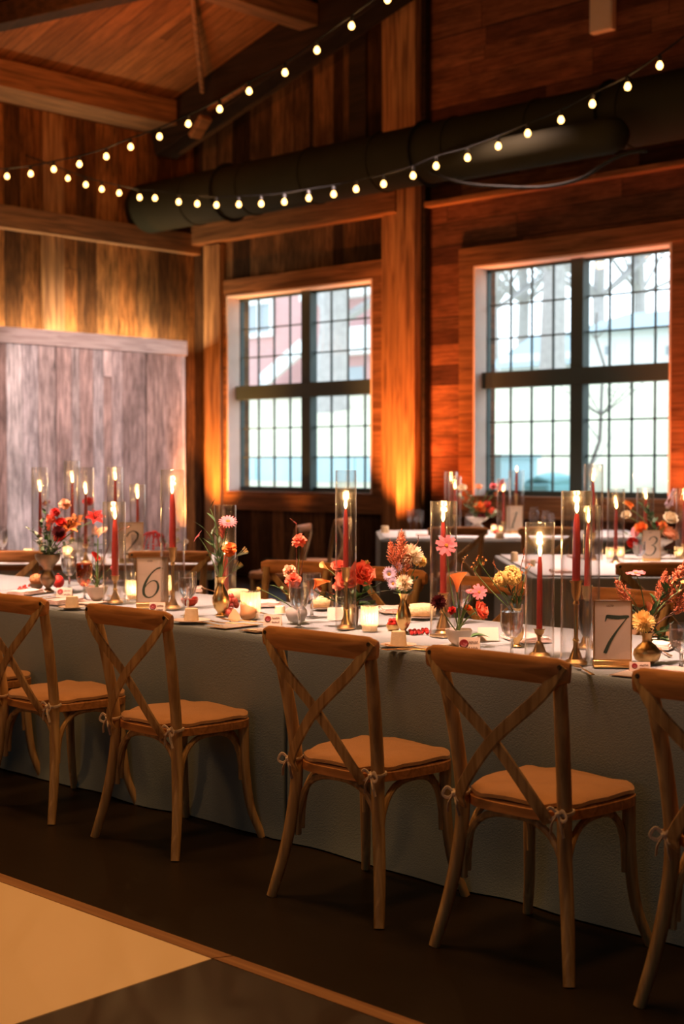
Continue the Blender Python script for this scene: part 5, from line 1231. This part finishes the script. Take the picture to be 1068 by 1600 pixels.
# --- back bouquets
def bouquet(b, h, items, grp, where, lf):
    for i, (nm, kd, mt, x, y, r_, lb) in enumerate(items): flower(nm, kd, mt, b, h, x, y, r_, lb + ' ' + where, grp, dv=(-.06 if i % 2 else .04), sd=i+200)
    for i, (x, y) in enumerate(lf): greens('leafy_sprig', b, h, x, y, 8, .06, .03, ['green sprig at the far left','green sprig low at the left','green sprig low in the middle','green sprig low at the right','green sprig at the far right','green sprig at the top'][i] + ' ' + where, grp, sd=i+220, mat='leaf' if i % 2 else 'leaf2')
bouquet(bv, .10, [('lily','lily','orange',118,818,18,'widest orange lily'),('rose','rose','red',138,786,9,'small dark red bloom at the top right'),('lily','lily','red',150,808,14,'deep red lily at the right'),('tulip','bud','peach',148,834,10,'peach tulip, left one'),
     ('tulip','bud','peach',160,832,9,'peach tulip, right one'),('rose','rose','red',95,840,11,'dark red rose low at the left'),('cosmos','daisy','wine',72,786,7,'tiny dark bloom high at the left')], 'lilies on the back left table', 'of the lily bowl, back left', [(128,848),(108,850),(140,850),(152,852)])
bouquet(v_n1, .10, [('dahlia','dahlia','orange',749,794,11,'big orange dahlia'),('rose','rose','peach',747,762,6,'peach bloom at the top'),('zinnia','carnation','red',761,788,6,'red zinnia'),('astilbe','plume','pink',778,768,12,'feathery pink bloom'),('zinnia','carnation','coral',768,798,6,'coral zinnia low at the right'),
     ('rose','rose','cream',722,764,7,'cream bloom at the top left'),('zinnia','carnation','pink',770,760,6,'pale pink bloom at the top right'),('dahlia','dahlia','wine',752,808,7,'dark red dahlia lowest'),('zinnia','carnation','rust',774,772,4,'rusty bud on the right')], 'flowers on the number one table', 'on the number one table', [(715,775),(727,790),(735,800),(775,806),(784,800),(730,770)])
bouquet(v_n3, .11, [('rose','rose','peach',1043,838,15,'large peach rose right of the number three card'),('rose','rose','cream',1046,812,12,'cream rose above the large peach one'),('delphinium','spike','lilac',1044,790,17,'lilac delphinium, tall spike'),('rose','rose','orange',1001,826,10,'orange bloom left of the number three card'),
     ('calla_lily','calla','orange',984,790,8,'orange calla leaning left'),('dahlia','dahlia','red',988,848,10,'dark red dahlia low at the left'),('zinnia','carnation','red',1022,820,7,'red zinnia above the number three card'),('anthurium','anthurium','pink',992,834,8,'pink anthurium at the left'),
     ('zinnia','carnation','orange',1034,822,8,'orange zinnia between the roses'),('rose','rose','cream',978,806,8,'white bloom at the upper left')], 'flowers on the number three table', 'on the number three table', [(972,835),(985,860),(1052,860),(1008,800),(1015,812),(1003,790)])

# ================================================================ FRUIT
M['grape'] = pbr('red_grape', (.42,.07,.05), .25, var=.2, vs=30, obj_var=.4); M['pear'] = pbr('pear_skin', (.55,.27,.10), .45, var=.2, vs=40); M['flesh'] = pbr('pear_flesh', (.70,.46,.22), .6, var=.06, vs=50)
M['berry'] = pbr('cranberry', (.42,.018,.012), .2, obj_var=.3); M['pome'] = pbr('pomegranate', (.55,.05,.02), .35, var=.3, vs=25); M['spike'] = pbr('dried_husk', (.42,.17,.05), .7, var=.4, vs=50, bump=.6, bs=90)
M['seedred'] = pbr('red_seeds', (.60,.03,.02), .15, var=.3, vs=60, bump=.8, bs=200)
def fruit(name, mb, mat, loc, label, cat, g=None, rot=None):
    o = new(name, mb, M[mat]); o.location = loc; tag(o, label, cat, g)
    if rot: o.rotation_euler = rot
    return o
PEAR = [(.001,0),(.018,.002),(.030,.014),(.034,.030),(.030,.046),(.020,.060),(.014,.072),(.010,.082),(.003,.086),(.001,.085)]
b = on_z(386, 968); s = 22/ppm(b)/.034*.75
t = thing('pear', 'whole brown pear lying beside the votive', 'pear', b + V((0,0,.034)))
t.rotation_euler = (.25, -.55, YAW)
part('pear_body', MB().lathe([(r_*1.08, z_*.92) for r_, z_ in PEAR], (0,0,-.036), 24), M['pear'], t); part('stalk', MB().sweep([(0,0,.040),(.002,0,.056)], .0016, n=5), M['twig'], t)
b = on_z(366, 970); t = thing('pear_half', 'cut half of a pear showing pale flesh', 'pear', b + V((0,0,.022))); t.rotation_euler = (PI/2-.25, 0, YAW+.15)
mb = MB().lathe([(r_*.74, z_*.62-.026) for r_, z_ in PEAR], n=22)
mb.v = [V((p.x, p.y, max(p.z, -1))) if p.y else p for p in mb.v]
mb.v = [V((p.x, -.020 if p.y < -.0 else p.y*.8, p.z)) if False else V((p.x, p.z, -abs(p.y) if p.y else 0)) for p in mb.v]
part('pear_body', mb, M['pear'], t)
cap = MB(); pr = [(r_*.735, z_*.62-.026) for r_, z_ in PEAR]; vs = [(r_, z_, .0006) for r_, z_ in pr] + [(-r_, z_, .0006) for r_, z_ in reversed(pr)]
cap.add(vs, [tuple(range(len(vs)-1, -1, -1))]); part('cut_face', cap, M['flesh'], t)
i = 0; gR = random.Random(5)
for gx, gy, gh in [(350,962,0),(356,964,0),(362,960,0),(353,955,.0),(359,954,.018),(365,955,.018),(352,958,.02),(371,957,.02),(358,958,.038),(364,957,.040),(369,958,.038),(361,957,.056)]:
    b = on_z(gx, min(gy, 966)); c = on_z(360, 962); p = c.lerp(b, .8)
    fruit('grape', MB().ball((0,0,.013+gh), .0135, 1.12, 14), 'grape', (p.x, p.y, Z), ['grape in the red bunch by the slim gold vase'][0], 'grape', 'grapes heaped beside the halved pear')
b = on_z(296, 948); 
t = thing('pomegranate_half', 'halved red pomegranate showing seeds behind the goblet', 'pomegranate', b + V((0,0,.001)))
part('rind', MB().lathe([(.001,0),(.022,.004),(.036,.018),(.040,.034),(.037,.036),(.001,.036)], n=28), M['pome'], t)
sd_ = MB(); 
for i in range(60): a = i*2.4; q = .034*math.sqrt(i/60); sd_.blob((q*math.cos(a), q*math.sin(a), .038+.003*math.cos(i)), .0042)
part('seeds', sd_, M['seedred'], t)
b = on_z(91, 919); m = ppm(b); r_ = 9.5/m
t = thing('pomegranate', 'whole red fruit right of the bronze urn', 'pomegranate', b); part('fruit_body', MB().ball((0,0,r_*1.1), r_, 1.1, 22), M['seedred'], t)
part('crown', MB().lathe([(.004,r_*2.1),(.006,r_*2.3),(.009,r_*2.45),(.007,r_*2.4),(.003,r_*2.2)], n=8, rib=.2, nr=4), M['pome'], t)
b = on_z(88, 921); 
b = on_z(57, 920); m = ppm(b); r_ = 11/m
t = thing('fruit_dish', 'small dark dish left of the bronze urn', 'dish', b); part('dish_body', MB().lathe([(.001,0),(r_*.6,0),(r_*.95,r_*.45),(r_*1.15,r_*.75),(r_*1.08,r_*.75),(r_*.6,r_*.25),(.001,r_*.2)], n=24), M['bronze'], t)
mb = MB().ball((0,0,r_*1.25), r_*.95, .95, 18)
for i in range(26): a = i*2.4; e = 1-i/26*1.2; mb.sweep([(math.cos(a)*math.cos(e)*r_*.9, math.sin(a)*math.cos(e)*r_*.9, r_*1.25+math.sin(e)*r_*.85), (math.cos(a)*math.cos(e)*r_*1.15, math.sin(a)*math.cos(e)*r_*1.15, r_*1.3+math.sin(e)*r_*1.12)], [r_*.10, r_*.02], n=5)
fruit('horned_melon', mb, 'spike', b, 'spiky orange brown fruit in the dark dish', 'fruit')
for k_, (x0, x1, y0, y1, n_, zz, w_) in enumerate([(28,46,922,919,9,0,'left of the spiky fruit'),(638,668,990,989,17,0,'trailing right of the slim gold vase')]):
    for i in range(n_):
        p = on_z(x0+(x1-x0)*(i+.5)/n_+gR.uniform(-2,2), y0+(y1-y0)*i/n_+gR.uniform(-3,3)); r_ = gR.uniform(.0068,.0088)
        fruit('cranberry', MB().ball((0,0,r_), r_, 1, 10), 'berry', p + V((0,0,.0)), 'small dark red berry ' + w_, 'berry', 'dark red berries ' + w_)
b = on_z(614, 985); R2 = 11.5/ppm(b)
t = thing('berry_dish', 'tiny brass dish of red berries left of the slim gold vase', 'dish', b); part('dish_body', MB().lathe([(.001,0),(R2*.6,0),(R2*.9,.010),(R2,.024),(R2*.94,.024),(R2*.7,.010),(.001,.008)], n=24), M['brass'], t)
for i in range(16):
    a = i*2.4; q = R2*.68*math.sqrt((i % 9)/9); p = V((b.x+q*math.cos(a), b.y+q*math.sin(a), Z+.019+(.012 if i >= 9 else 0)))
    fruit('cranberry', MB().ball((0,0,.006), .0075, 1, 10), 'berry', p, 'bright red berry heaped in the tiny brass dish', 'berry', 'red berries in the brass dish')
for x, y, lb, mt in ((775,836,'orange round fruit in front of the number one card','pome'),(771,829,'red fruit behind the orange one near the number one card','seedred')):
    p = on_z(x, y); r_ = 5/ppm(p); fruit('fruit', MB().ball((0,0,r_), r_, 1, 14), mt, p, lb, 'fruit')
